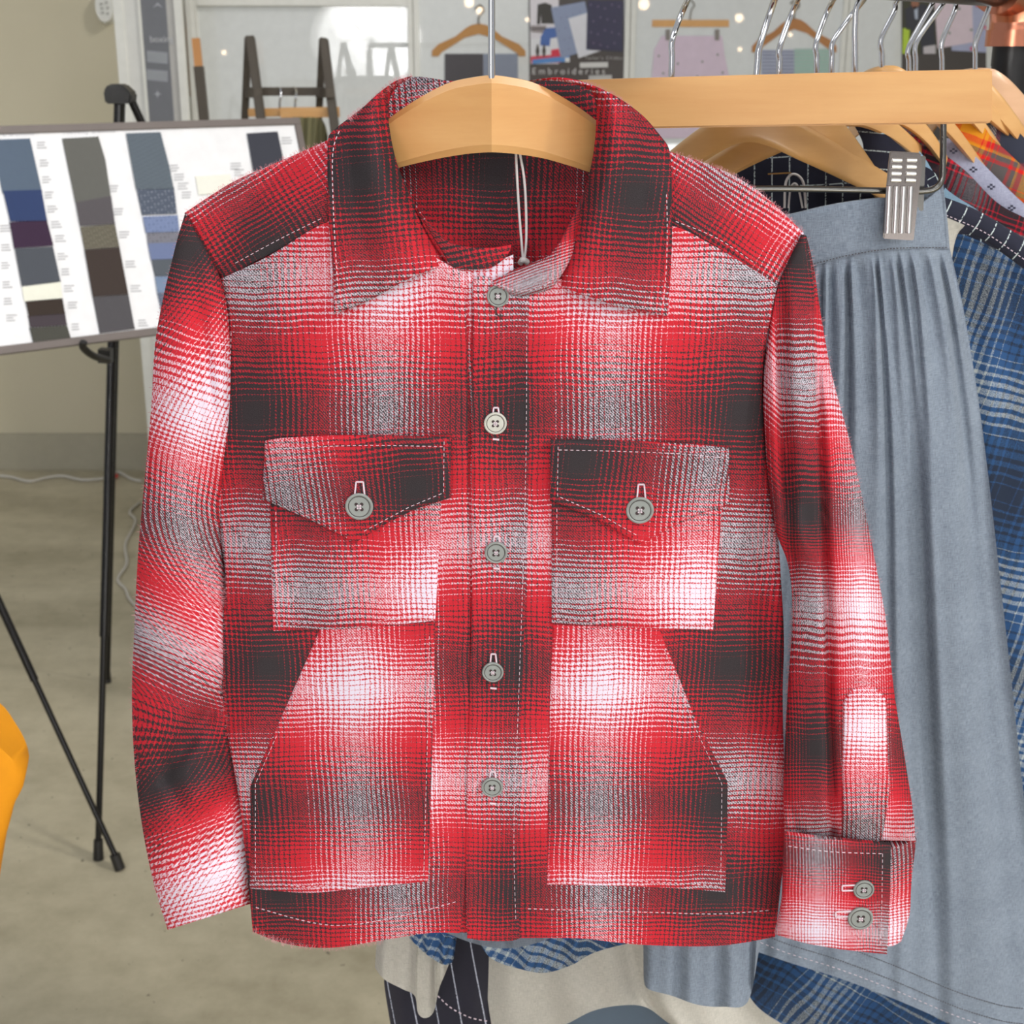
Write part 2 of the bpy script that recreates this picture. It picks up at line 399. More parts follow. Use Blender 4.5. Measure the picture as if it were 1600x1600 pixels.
# ================================================================== SHIRT
def bodyY(x, y, s=0, t=0):
    u = (x - 785) / 440
    Y = D + 0.034 * abs(u) ** 3.2
    Y += 0.0016 * math.sin(x / 52 + y / 260) * sstep(700, 1400, y) + 0.0012 * math.sin(x / 31 - y / 120 + 1) * sstep(430, 520, y) * 0.6
    Y += 0.0035 * math.exp(-((x - 1195 - (y - 900) * .03) / 22) ** 2) * sstep(800, 900, y)
    Y -= 0.004 * math.exp(-((x - 400 + (y - 1000) * .05) / 40) ** 2) * sstep(780, 900, y) * (1 - sstep(1150, 1300, y))
    Y += 0.0022 * math.exp(-((x - 400 - (y - 500) * -.1) / 20) ** 2) * (1 - sstep(560, 650, y)) * sstep(400, 450, y)
    Y += 0.0018 * math.sin(y / 26 + x / 90) * math.exp(-((x - 560) / 200) ** 2 - ((y - 1420) / 60) ** 2)
    return Y
shirt = empty('plaid_shirt', at(785, 1470, D), 'red, white and black ombre plaid flannel button-up shirt on the foremost wooden hanger', 'shirt')
PL = M['plaid']
# back of the shirt, closing the body
coons('back_panel', [(340, 345), (560, 250), (785, 230), (980, 250), (1205, 360)], [(405, 1452), (600, 1458), (785, 1450), (1000, 1462), (1200, 1452)],
      [(340, 345), (362, 520), (340, 800), (360, 1000), (405, 1452)], [(1205, 360), (1196, 600), (1205, 840), (1215, 1100), (1200, 1452)],
      lambda x, y, s, t: D + 0.072 + 0.01 * (s - .5) ** 2 - 0.03 * (abs(2 * s - 1) ** 3), PL, shirt, fabric_uv(770, 268), 0.0015, 40, 60)
# left front
lf_top = [(340, 438), (420, 400), (515, 348), (620, 340), (690, 385), (706, 418), (733, 470)]
coons('front_panel', [(345, 436), (420, 400), (515, 346), (600, 345), (660, 390), (704, 416), (722, 424)], [(395, 1456), (450, 1475), (520, 1481), (600, 1470), (680, 1458), (730, 1458)],
      [(345, 436), (357, 520), (350, 640), (333, 760), (338, 800), (352, 900), (348, 980), (346, 1060), (356, 1150), (372, 1240), (384, 1340), (395, 1456)],
      [(722, 424), (729, 520), (731, 700), (735, 1000), (733, 1250), (728, 1380), (718, 1458)],
      bodyY, PL, shirt, fabric_uv(395, 645), 0.0016, 70, 150, (1, 1, 1, 1), 0.0008)
# inner edge strip of the button stand, seen left of the placket
coons('under_placket', [(712, 418), (760, 414), (802, 398)], [(712, 1457), (780, 1460), (812, 1462)],
      [(712, 418), (724, 520), (727, 800), (731, 1100), (722, 1350), (716, 1457)], [(802, 398), (806, 800), (812, 1462)],
      lambda x, y, s, t: bodyY(x, y) + 0.002, PL, shirt, fabric_uv(1010, 645), 0.0015, 10, 90)
# right front with placket
coons('front_panel', [(796, 458), (862, 440), (920, 420), (985, 360), (1050, 353), (1120, 387), (1215, 445)], [(790, 1466), (900, 1466), (1000, 1476), (1120, 1478), (1211, 1464)],
      [(796, 458), (792, 700), (790, 1000), (786, 1250), (790, 1466)],
      [(1215, 445), (1200, 520), (1191, 600), (1196, 700), (1206, 770), (1215, 835), (1220, 900), (1225, 1000), (1223, 1100), (1227, 1300), (1218, 1400), (1211, 1464)],
      bodyY, PL, shirt, fabric_uv(1160, 645), 0.0016, 70, 150, (1, 1, 1, 1), 0.0008)
plkY = lambda x, y, s=0, t=0: bodyY(x, y) - 0.0016 - 0.0007 * math.sin(y / 37) * 0.5
coons('placket', [(738, 442), (760, 430), (800, 440), (862, 446)], [(730, 1466), (770, 1470), (820, 1470), (838, 1466)],
      [(738, 442), (739, 520), (737, 700), (738, 900), (735, 1050), (731, 1200), (728, 1330), (730, 1466)],
      [(862, 446), (826, 520), (828, 700), (822, 900), (815, 1100), (806, 1300), (812, 1400), (838, 1466)] if False else [(828, 452), (826, 520), (827, 700), (822, 900), (815, 1100), (808, 1300), (812, 1466)],
      plkY, PL, shirt, fabric_uv(828, 645), 0.0018, 14, 150, (1, 1, 1, 1), 0.0009)
stitches(shirt, [(823, 470), (822, 700), (817, 900), (810, 1100), (803, 1300), (806, 1440)], lambda x, y: plkY(x, y), step=9, w=0.0003)
stitches(shirt, [(400, 1418), (520, 1446), (640, 1428), (716, 1408)], bodyY, step=9, w=0.0003)
stitches(shirt, [(825, 1420), (1000, 1425), (1120, 1428), (1205, 1422)], bodyY, step=9, w=0.0003)
stitches(shirt, [(361, 520), (358, 600), (347, 690), (338, 750)], bodyY, step=9, w=0.0003)
# yokes
def yokeY(side):
    def f(x, y, s=0, t=0):
        base = bodyY(x, y)
        return min(base + 0.002 + 0.0225 * (1 - t) ** 1.8, D + 0.037) - 0.002 * math.sin(t * math.pi)
    return f
yl = coons('yoke', [(288, 333), (330, 305), (370, 281), (430, 255), (505, 222), (560, 196)], [(345, 438), (400, 408), (450, 383), (515, 349), (596, 342)],
      [(288, 333), (310, 370), (330, 405), (345, 438)], [(560, 196), (580, 260), (596, 342)], yokeY(0), PL, shirt, fabric_uv(424, 396, 30, 1.3), 0.0018, 40, 24, roll=0.0006)
yr = coons('yoke', [(985, 205), (1015, 222), (1050, 238), (1110, 258), (1160, 282), (1205, 315), (1256, 364)], [(965, 346), (1005, 350), (1050, 355), (1120, 388), (1217, 447)],
      [(985, 205), (975, 270), (965, 346)], [(1256, 364), (1247, 390), (1232, 420), (1217, 447)], yokeY(1), PL, shirt, fabric_uv(1045, 390, -32, 1.3), 0.0018, 40, 24, roll=0.0006)
stitches(shirt, [(368, 411), (440, 372), (505, 340)], lambda x, y: bodyY(x, y) + 0.0012, off=-0.0016, step=9, w=0.00035)
stitches(shirt, [(1056, 346), (1120, 372), (1180, 412)], lambda x, y: bodyY(x, y) + 0.0012, off=-0.0016, step=9, w=0.00035)
# sleeves
LS_L = [(289, 334), (278, 370), (268, 410), (255, 465), (242, 540), (236, 640), (226, 750), (216, 860), (209, 1000), (206, 1090), (210, 1190), (222, 1290), (240, 1380), (262, 1453)]
LS_R = [(300, 350), (345, 436), (359, 520), (360, 640), (350, 745), (348, 830), (354, 900), (358, 980), (362, 1060), (372, 1180), (388, 1300), (392, 1412)]
bxk = [(330, 330), (400, 290), (500, 200), (620, 112), (700, 85), (830, 75), (930, 140), (1000, 230), (1070, 290), (1160, 300), (1230, 262), (1300, 190), (1385, 118), (1460, 90)]
tlk = [(330, 0.1), (450, 0.25), (600, 0.32), (950, 0.34), (1080, 0.5), (1150, 0.0), (1240, -0.35), (1460, -0.3)]
vk = [(200, -1.5), (390, -1), (500, -.72), (640, -.5), (730, -.25), (830, 0), (915, .25), (1010, .5), (1110, .75), (1215, 1), (1280, 1.28), (1390, 1.5), (1500, 1.8)]
def uvL(px, py, P, s, t):
    ye = py - soft(tlk, py, 40) * (px - 285)
    return ((px - soft(bxk, py, 45)) / 410 - 0.45 * (py - 1060) / 410 * math.exp(-((py - 1060) / 70) ** 2), -soft(vk, ye, 30))
def wrL(x, y, s, t):
    g = lambda cx, cy, ang, L, W, A: A * math.exp(-(((x - cx) * math.cos(ang) + (y - cy) * math.sin(ang)) / L) ** 2 - ((-(x - cx) * math.sin(ang) + (y - cy) * math.cos(ang)) / W) ** 2)
    return (g(300, 1150, -0.95, 110, 13, 0.009) + g(270, 1230, 1.2, 60, 14, 0.005) - g(255, 1130, -0.9, 90, 26, 0.005) + g(330, 1260, -1.0, 60, 14, 0.006) + g(310, 1320, -.3, 90, 12, 0.004)
            + g(325, 600, 1.45, 150, 14, 0.007) + g(318, 900, 1.5, 120, 12, 0.004) + g(340, 1190, 1.4, 80, 14, 0.006) - g(330, 1230, -0.6, 60, 20, 0.004) + g(300, 1350, -.25, 90, 14, 0.004))
tubecloth('sleeve', LS_L, LS_R, lambda x, y, s, t: D + 0.036 + 0.012 * sstep(0.1, 0.6, t), lambda t: 0.006 + 0.02 * sstep(0, .25, t), PL, shirt, uvL, 120, 72, wrL)
RS_L = [(1252, 366), (1214, 450), (1199, 530), (1192, 610), (1196, 700), (1204, 780), (1214, 835), (1232, 885), (1238, 960), (1232, 1060), (1227, 1150), (1224, 1230), (1226, 1312)]
RS_R = [(1260, 368), (1272, 420), (1284, 500), (1301, 590), (1328, 690), (1350, 790), (1370, 890), (1386, 980), (1397, 1080), (1413, 1180), (1427, 1270), (1431, 1314)]
vr = [(300, -1.3), (400, -1), (500, -.7), (600, -.5), (700, -.25), (805, 0), (865, .25), (945, .5), (1075, .75), (1170, 1), (1240, 1.25), (1320, 1.5)]
fold = lambda y: interp([(360, 1262), (450, 1272), (600, 1276), (900, 1289), (1320, 1300)], y)
def uvR(px, py, P, s, t):
    fx = fold(py)
    if px > fx: u = 0.2 + (px - fx) / 190
    elif px > fx - 60 or py > 900: u = (px - (fx - 22)) / 250
    else: u = -0.24 - (fx - 60 - px) / 300
    dv = 0
    if px < fx - 60 and py < 900: dv = (fx - 60 - px) / 410 * 0.9
    return (u, -soft(vr, py, 20) - dv)
def wrR(x, y, s, t):
    fx = fold(y)
    g = lambda cx, cy, ang, L, W, A: A * math.exp(-(((x - cx) * math.cos(ang) + (y - cy) * math.sin(ang)) / L) ** 2 - ((-(x - cx) * math.sin(ang) + (y - cy) * math.cos(ang)) / W) ** 2)
    Y = 0.009 * math.exp(-((x - fx - 3) / 7) ** 2) * sstep(450, 700, y)
    Y += 0.012 * math.exp(-((x - (fx - 52)) / 10) ** 2) * sstep(400, 560, y) * (1 - sstep(850, 960, y))
    Y += g(1205, 870, 0.5, 30, 10, .008) - g(1238, 815, 1.3, 45, 16, .008) + g(1240, 1280, 1.2, 50, 8, .005) - g(1350, 950, 1.5, 200, 25, 0.003) + g(1380, 1200, 1.5, 90, 9, 0.002)
    return Y
rsYc = lambda x, y, s, t: D + 0.036 - 0.012 * sstep(0.1, 0.7, t)
rsD = lambda t: (0.006 + 0.02 * sstep(0, .3, t)) * (1 - 0.45 * sstep(.955, 1, t))
tubecloth('sleeve', RS_L, RS_R, rsYc, rsD, PL, shirt, uvR, 120, 96, wrR)
def rsFront(x, y):
    l = interp([(b, a) for a, b in RS_L], y); r = interp([(b, a) for a, b in RS_R], y); t = (y - 366) / 946; s = max(0, min(1, (x - l) / (r - l)))
    h = max(0, math.sin(math.acos(1 - 2 * s))) ** .75
    return rsYc(x, y, s, t) - rsD(t) * h + wrR(x, y, s, t)
# right cuff and sleeve opening tab
CY = lambda x, y, s=0, t=0: D + 0.000 + 0.012 * ((x - 1320) / 110) ** 2
cuff = coons('cuff', [(1226, 1302), (1270, 1308), (1330, 1314), (1392, 1320)], [(1211, 1460), (1260, 1474), (1320, 1484), (1386, 1491)],
      [(1226, 1302), (1224, 1360), (1222, 1410), (1211, 1460)], [(1392, 1320), (1391, 1380), (1389, 1430), (1386, 1491)], CY, PL, shirt,
      lambda px, py, P, s, t: ((px - 1392) / 230, -(py - 1338 - (px - 1300) * .05) / 235), 0.003, 26, 26, roll=0.001)
coons('cuff', [(1385, 1326), (1410, 1320), (1432, 1310)], [(1380, 1478), (1395, 1478), (1408, 1471)], [(1385, 1326), (1384, 1400), (1380, 1478)], [(1432, 1310), (1424, 1380), (1421, 1430), (1408, 1471)],
      lambda x, y, s, t: D + 0.012 + 0.014 * s * s, PL, shirt, lambda px, py, P, s, t: ((px - 1530) / 320, -(py - 1338 + (px - 1385) * .2) / 235), 0.02, 10, 20)
stitches(cuff, [(1232, 1322), (1300, 1331), (1382, 1334)], CY, step=9, w=0.0003)
stitches(cuff, [(1379, 1334), (1378, 1400), (1376, 1480)], CY, step=9, w=0.0003)
tabY = lambda x, y, s=0, t=0: D + 0.0035 + 0.00001 * abs(x - 1350)
tab = coons('sleeve_tab', [(1318, 1098), (1330, 1080), (1350, 1073), (1370, 1078), (1385, 1094)], [(1313, 1312), (1345, 1318), (1378, 1312)], [(1318, 1098), (1317, 1180), (1315, 1312)],
      [(1385, 1094), (1387, 1180), (1389, 1240), (1378, 1312)], lambda x, y, s, t: rsFront(x, y) - 0.0022, PL, shirt,
      lambda px, py, P, s, t: (0.5 + (px - 1352) / 330, -(py - 1300) / 330), 0.002, 14, 30, roll=0.0012)
# pockets
def pocket(name, T, B, L, R, uvf, off, th, sm=(1, 1, 1, 1), nu=36, nv=36):
    return coons(name, T, B, L, R, lambda x, y, s, t: bodyY(x, y) - off, PL, shirt, uvf, th, nu, nv, sm, 0.0008)
N0 = (0, 0, 1, 1)
pkY = lambda o: (lambda x, y: bodyY(x, y) - o)
p = pocket('chest_pocket', [(422, 775), (550, 800), (690, 770)], [(427, 986), (550, 981), (680, 970)], [(422, 775), (424, 880), (427, 986)], [(690, 770), (685, 870), (680, 970)], fabric_uv(478, 728), 0.0022, 0.0015)
stitches(p, [(431, 800), (433, 975), (560, 973), (672, 962)], pkY(0.0022), step=9, w=0.0003, smooth=False)
p = pocket('chest_pocket', [(862, 770), (1000, 800), (1128, 790)], [(862, 975), (980, 980), (1114, 984)], [(862, 770), (862, 975)], [(1128, 790), (1122, 880), (1114, 984)], fabric_uv(893, 728), 0.0022, 0.0015)
stitches(p, [(870, 795), (870, 968), (1106, 976)], pkY(0.0022), step=9, w=0.0003, smooth=False)
fl = pocket('pocket_flap', [(414, 690), (450, 685), (560, 681), (704, 684)], [(410, 780), (485, 812), (556, 848), (600, 820), (650, 795), (704, 778)], [(414, 690), (410, 780)], [(704, 684), (704, 778)],
            fabric_uv(650, 762, 4), 0.0052, 0.0022, (1, 0, 0, 0))
stitches(fl, [(425, 702), (560, 696), (696, 698)], pkY(0.0052), step=9, w=0.0003)
stitches(fl, [(694, 690), (693, 770), (640, 792), (565, 832)], pkY(0.0052), step=9, w=0.0003, smooth=False)
fr = pocket('pocket_flap', [(861, 688), (960, 689), (1060, 694), (1139, 701)], [(859, 782), (940, 815), (1001, 850), (1050, 824), (1100, 800), (1140, 787)], [(861, 688), (859, 782)], [(1139, 701), (1140, 787)],
            fabric_uv(905, 722, -3), 0.0052, 0.0022, (1, 0, 0, 0))
stitches(fr, [(873, 703), (960, 705), (1060, 709), (1130, 715)], pkY(0.0052), step=9, w=0.0003)
stitches(fr, [(872, 698), (871, 775), (940, 805), (998, 838)], pkY(0.0052), step=9, w=0.0003, smooth=False)
p = pocket('hand_pocket', [(500, 983), (590, 978), (680, 972)], [(390, 1388), (480, 1395), (560, 1388), (669, 1377)], [(500, 983), (440, 1120), (391, 1228), (392, 1310), (390, 1388)],
       [(680, 972), (676, 1150), (669, 1377)], fabric_uv(748, 1255), 0.0012, 0.0012, (1, 1, 0, 1), 50, 70)
stitches(p, [(432, 1150), (399, 1225), (399, 1380)], pkY(0.0012), step=9, w=0.0003, smooth=False)
stitches(p, [(400, 1380), (480, 1386), (560, 1379), (662, 1368), (668, 1150), (671, 990)], pkY(0.0012), step=9, w=0.0003, smooth=False)
p = pocket('hand_pocket', [(864, 976), (950, 979), (1030, 982)], [(855, 1382), (960, 1384), (1060, 1388), (1133, 1394)], [(864, 976), (858, 1150), (855, 1382)],
       [(1030, 982), (1085, 1120), (1137, 1222), (1136, 1310), (1133, 1394)], fabric_uv(1125, 1255), 0.0012, 0.0012, (1, 1, 1, 0), 50, 70)
stitches(p, [(1038, 1015), (1085, 1135), (1128, 1225), (1126, 1385)], pkY(0.0012), step=9, w=0.0003, smooth=False)
stitches(p, [(863, 1375), (960, 1376), (1060, 1380), (1126, 1385)], pkY(0.0012), step=9, w=0.0003)
# collar
def leafY(inner):
    def f(x, y, s, t):
        d = s if inner == 'l' else 1 - s          # distance from the inner rolled edge
        r = max(0, 1 - d / 0.22)
        base = bodyY(x, y) - 0.006 + 0.03 * (1 - sstep(0.0, 0.55, t)) ** 1.4
        return base - 0.010 * math.sin(min(1, d * 1.6) * math.pi) * (0.4 + 0.6 * (1 - t)) + 0.020 * r * r + 0.0012 * math.sin(x / 24 + y / 60)
    return f
lfc = leafY('r'); rfc = leafY('l')
cl = coons('collar', [(541, 188), (590, 150), (615, 128), (645, 118)], [(522, 491), (580, 468), (640, 435), (702, 410)],
      [(541, 188), (520, 205), (512, 225), (513, 330), (520, 420), (522, 491)],
      [(645, 118), (612, 146), (607, 190), (618, 250), (638, 300), (665, 352), (702, 410)], lfc, PL, shirt, fabric_uv(563, 275, 4), 0.003, 40, 60, roll=0.0012)
cr = coons('collar', [(820, 127), (870, 121), (912, 128), (960, 150), (1000, 184)], [(860, 441), (910, 460), (965, 478), (1044, 494)],
      [(820, 127), (880, 128), (925, 145), (932, 190), (924, 260), (905, 325), (882, 385), (860, 441)],
      [(1000, 184), (1030, 212), (1047, 240), (1050, 330), (1049, 410), (1044, 494)], rfc, PL, shirt, fabric_uv(995, 305, -3), 0.003, 40, 60, roll=0.0012)
def leafat(fn, T, B, L, R): pass
# stitching follows the outer edge of each leaf
def lstitch(par, pts, fn, tt):
    return stitches(par, pts, lambda x, y: fn(x, y, 0.05 if par is cl else 0.95, tt(y)), off=-0.0016, step=9, w=0.0004)
lstitch(cl, [(530, 205), (520, 240), (521, 330), (529, 470)], lfc, lambda y: (y - 150) / 340)
lstitch(cr, [(1030, 230), (1041, 300), (1042, 400), (1036, 480)], rfc, lambda y: (y - 180) / 310)
# collar fall at the back of the neck
coons('collar_back', [(600, 150), (640, 121), (700, 126), (768, 130), (840, 127), (900, 124), (950, 150)], [(600, 262), (700, 262), (768, 258), (850, 262), (950, 290)],
      [(600, 150), (600, 262)], [(950, 150), (950, 290)], lambda x, y, s, t: D + 0.064 - 0.012 * abs(2 * s - 1) ** 3 - 0.006 * math.sin(t * 3.1), PL, shirt, fabric_uv(880, 90, 3), 0.003, 40, 12, roll=0.002)
# inside of the back yoke
coons('inner_yoke', [(600, 235), (700, 232), (785, 232), (860, 236), (950, 240)], [(690, 440), (760, 452), (800, 456), (850, 455), (880, 450)],
      [(600, 235), (625, 300), (660, 380), (690, 440)], [(950, 240), (930, 320), (905, 400), (880, 450)],
      lambda x, y, s, t: D + 0.060 - 0.008 * abs(2 * s - 1) ** 2.5 - 0.022 * t, PL, shirt, fabric_uv(775, 268), 0.0015, 40, 40)
# collar stand ends
coons('collar_stand', [(650, 322), (672, 352), (704, 380), (757, 388), (799, 383)], [(656, 338), (690, 392), (708, 417), (740, 421), (764, 420)],
      [(650, 322), (652, 330), (656, 338)], [(799, 383), (797, 392), (784, 408), (764, 420)], lambda x, y, s, t: D - 0.001 + 0.012 * (1 - s) ** 2, PL, shirt, fabric_uv(700, 470, 10), 0.0022, 30, 8, roll=0.0006)
coons('collar_stand', [(768, 441), (800, 424), (840, 408), (862, 396), (890, 350), (912, 300)], [(785, 452), (810, 463), (845, 456), (866, 446), (900, 390), (922, 330)],
      [(768, 441), (774, 447), (785, 452)], [(912, 300), (917, 315), (922, 330)], lambda x, y, s, t: D - 0.003 - 0.002 * math.sin(t * 3.14) + 0.016 * sstep(.55, 1, s), PL, shirt, lambda px, py, P, s, t: ((px - 828) / 340, .42 + (py - (446 - (px - 768) * .35)) / 210), 0.0024, 34, 8, roll=0.0008)
stitches(shirt, [(778, 444), (812, 455), (845, 449), (862, 438)], lambda x, y: D - 0.0045, step=7, w=0.0003, mat='thread')
# buttons
def button(parent, cx, cy, Y, rpx, mat, rot=0.0):
    c = at(cx, cy, Y); r = rpx / F_PX * (c - C0).dot(CF)
    prof = [(0, 0.0), (r * .72, 0.0), (r * .76, 0.0003), (r * .80, 0.0), (r * .88, -0.0003), (r * .97, 0.0), (r, 0.0007), (r * .96, 0.0016), (0, 0.0018)]
    V, faces = [], []; n = 32
    for (rr, dy) in prof:
        for i in range(n):
            a = 2 * math.pi * i / n; V.append(c + Vector((math.cos(a) * max(rr, 1e-5), dy, math.sin(a) * max(rr, 1e-5))))
    for k in range(len(prof) - 1):
        for i in range(n):
            a = k * n + i; b = k * n + (i + 1) % n; faces.append((a, b, b + n, a + n))
    me = bpy.data.meshes.new('button'); me.from_pydata([tuple(v) for v in V], [], faces); finish(me, True, 35)
    o = link('button', me, mat, parent)
    bm = bmesh.new()
    for k in range(4):
        a = math.pi / 4 + k * math.pi / 2 + rot; q = c + Vector((math.cos(a), 0, math.sin(a))) * r * 0.27
        m = Matrix.Translation(q + Vector((0, -0.00005, 0))) @ Matrix.Rotation(math.pi / 2, 4, 'X')
        bmesh.ops.create_cone(bm, cap_ends=True, segments=12, radius1=r * .13, radius2=r * .13, depth=0.0004, matrix=m)
    me = bpy.data.meshes.new('eyelets'); bm.to_mesh(me); bm.free(); link('eyelets', me, M['hole'], o)
    segs = []
    for k in range(2):
        a = math.pi / 4 + k * math.pi / 2 + rot; v = Vector((math.cos(a), 0, math.sin(a))) * r * .2
        segs.append((c - v + Vector((0, -0.0004, 0)), c + v + Vector((0, -0.0004, 0))))
    boxes_along('sewing_thread', segs, r * .1, 0.0004, M['thread'], o)
    ring = []
    for i in range(24):
        a0, a1 = 2 * math.pi * i / 24, 2 * math.pi * (i + 1) / 24
        ring.append((c + Vector((math.cos(a0) * r * .76, 0.0001, math.sin(a0) * r * .76)), c + Vector((math.cos(a1) * r * .76, 0.0001, math.sin(a1) * r * .76))))
    boxes_along('rim_groove', ring, r * .035, 0.0003, M['hole'], o)
    return o
def hole(parent, cx, top, h, Y, wpx=7, horiz=False):
    if horiz: pts = [(cx, top - wpx / 2), (cx - h, top - wpx / 2 + 1), (cx - h, top + wpx / 2 + 1), (cx, top + wpx / 2)]
    else: pts = [(cx - wpx * .8, top + h), (cx - wpx / 2, top), (cx + wpx / 2, top), (cx + wpx * .8, top + h)]
    P = [at(x, y, Y) for x, y in pts]
    segs = [(P[i], P[i + 1]) for i in range(3)]
    return boxes_along('buttonhole', segs, 0.0009, 0.0006, M['thread'], parent)
for cx, cy, r, m, hy in ((778, 463, 17.5, 'button', 0), (774, 662, 18, 'button_light', 637), (775, 864, 18, 'button', 838), (770, 1051, 17, 'button', 1022), (769, 1231, 17, 'button', 1206)):
    Y = plkY(cx, cy) - 0.0026 + (0.0012 if hy == 0 else 0)
    button(shirt, cx, cy, Y, r, M[m])
    if hy:
        hole(shirt, cx + 1, hy, cy - hy - 8, plkY(cx, hy) - 0.0007)
        boxes_along('buttonhole', [(at(cx - 4, cy + 24, plkY(cx, cy) - .0007), at(cx + 6, cy + 25, plkY(cx, cy) - .0007))], 0.001, 0.0006, M['thread'], shirt)
tube('loose_thread', [at(776, 480, D - .003), at(775, 488, D - .003), at(780, 494, D - .003), at(787, 493, D - .003)], 0.0004, M['hole'], shirt, 6)
button(fl, 561, 792, bodyY(561, 792) - 0.0076, 22, M['button']); hole(fl, 562, 753, 30, bodyY(562, 760) - 0.0058, 11)
button(fr, 1000, 798, bodyY(1000, 798) - 0.0076, 22, M['button']); hole(fr, 1002, 757, 28, bodyY(1002, 760) - 0.0058, 9)
button(cuff, 1350, 1391, CY(1350, 1391) - 0.0024, 16.5, M['button']); hole(cuff, 1340, 1387, 24, CY(1330, 1387) - 0.0006, 8, True)
button(cuff, 1345, 1436, CY(1345, 1436) - 0.0024, 20, M['button']); hole(cuff, 1330, 1428, 24, CY(1320, 1428) - 0.0006, 8, True)
# fine flannel fuzz standing off the outline
def fuzz(parent, curves, n):
    bm = bmesh.new(); rnd = random.Random(3)
    for pts, Y, sgn in curves:
        P = resample(pts, 200)
        for _ in range(n):
            i = rnd.randint(1, 198); p = P[i]; d = (P[i + 1] - P[i - 1]).normalized(); nr = Vector((d.y, -d.x)) * sgn
            a = p - nr * rnd.uniform(0, 6); L = rnd.uniform(4, 13); tang = d * rnd.uniform(-6, 6)
            b = a + nr * L * .6 + tang * .6; c = a + nr * L + tang * 1.5; YY = Y + rnd.uniform(-.003, .006); q = []
            for k, v in enumerate((a, b, c)):
                q.append(bm.verts.new(at(v.x, v.y, YY)));
                if k < 2: q.append(bm.verts.new(at(v.x + d.x * .28, v.y + d.y * .28, YY)))
            bm.faces.new((q[0], q[1], q[3], q[2])); bm.faces.new((q[2], q[3], q[4]))
    me = bpy.data.meshes.new('fuzz'); bm.to_mesh(me); bm.free(); o = link('fuzz', me, plain('pink_fuzz', (216, 150, 158), 0.9), parent); o['kind'] = 'stuff'
fuzz(shirt, [(LS_L, D + .035, 1), ([(288, 333), (330, 305), (370, 281), (430, 255), (505, 222)], D + .02, -1), ([(1050, 238), (1110, 258), (1160, 282), (1205, 315), (1256, 364)], D + .02, -1),
             (RS_R, D + .03, -1), ([(541, 188), (590, 150), (615, 128), (645, 118)], D + .02, -1), ([(912, 128), (960, 150), (1000, 184)], D + .02, -1),
             ([(352, 900), (348, 980), (346, 1060), (356, 1150)], D + .03, 1), ([(1239, 950), (1233, 1060), (1228, 1150)], D + .02, 1), ([(395, 1456), (450, 1475), (520, 1481), (600, 1470)], D + .01, 1)], 260)
# string tied at the neck
st = empty('neck_string', at(818, 408, D + 0.03), 'thin white string loop hanging inside the neck of the red plaid shirt', 'string')
ys = D + 0.028
tube('string_loop', [at(806, 238, ys), at(808, 280, ys), at(811, 330, ys), at(815, 380, ys - .004), at(818, 408, ys - .006), at(822, 380, ys - .004), at(822, 330, ys), at(819, 280, ys), at(812, 238, ys)], 0.00075, M['string'], st, 8)
tube('knot', [at(813, 411, ys - .008), at(817, 406, ys - .010), at(824, 410, ys - .008)], 0.0018, M['string'], st, 8)
# ================================================================== SHIRT HANGER
RP0, RP1 = at(768, -70, 0.812), Vector((0, 0, 0))
endp = at(1592, -18, 1.335); RZ = endp.z
dirr = Vector((endp.x + 0.0116 - 0.019, 1.335 - 0.812, 0)).normalized()
def railpt(Y): return endp + dirr * ((Y - 1.335) / dirr.y)
sh = empty('clothes_hanger', at(768, 240, D + .02), 'curved maple hanger in the collar of the red plaid shirt, front of the rack', 'clothes hanger', None)
topc = [(536, 262), (575, 215), (607, 186), (650, 156), (700, 130), (745, 120), (768, 118), (791, 120), (836, 130), (886, 156), (929, 186), (961, 215), (1000, 262)]
botc = [(540, 305), (590, 276), (620, 263), (700, 245), (768, 238), (836, 245), (880, 256), (923, 270), (952, 282), (996, 308)]
def hgY(x, y, s, t): return D + 0.0085 + 0.00013 * abs(x - 768) + 0.0010 * (2 * t - 1) ** 8
coons('hanger_body', topc, botc, [(536, 262), (540, 305)], [(1000, 262), (996, 308)], hgY, M['maple'], sh, None, lambda s, t: 0.014, 60, 10, roll=0.0012, ang=14)
def hook(parent, px, pts, Y, r=0.0021, mat='chrome', railp=None):
    """pts: base to the last visible point; the loop then goes on over the rail"""
    P = [at(x, y, Y) for x, y in pts]
    if len(pts) == 2: P = [P[0].lerp(P[1], k / 4) for k in range(6)]
    q = P[-1]; c = railpt(min(Y, 1.30)) ; rr = 0.0165 + r + 0.0006; arc = []
    sg = 1 if len(pts) > 2 else -1
    if sg > 0 and abs(q.x - rr - c.x) > 0.03: c = railpt(1.335 + (q.x - rr - endp.x) / dirr.x * dirr.y)
    for k in range(0, 9):
        a = math.pi * k / 8; arc.append(c + Vector((sg * math.cos(a) * rr, 0, math.sin(a) * rr)))
    return tube('hook', P + arc, r, M[mat], parent, 12)
hook(sh, 768, [(768, 124), (768, 0)], 0.812, 0.002)
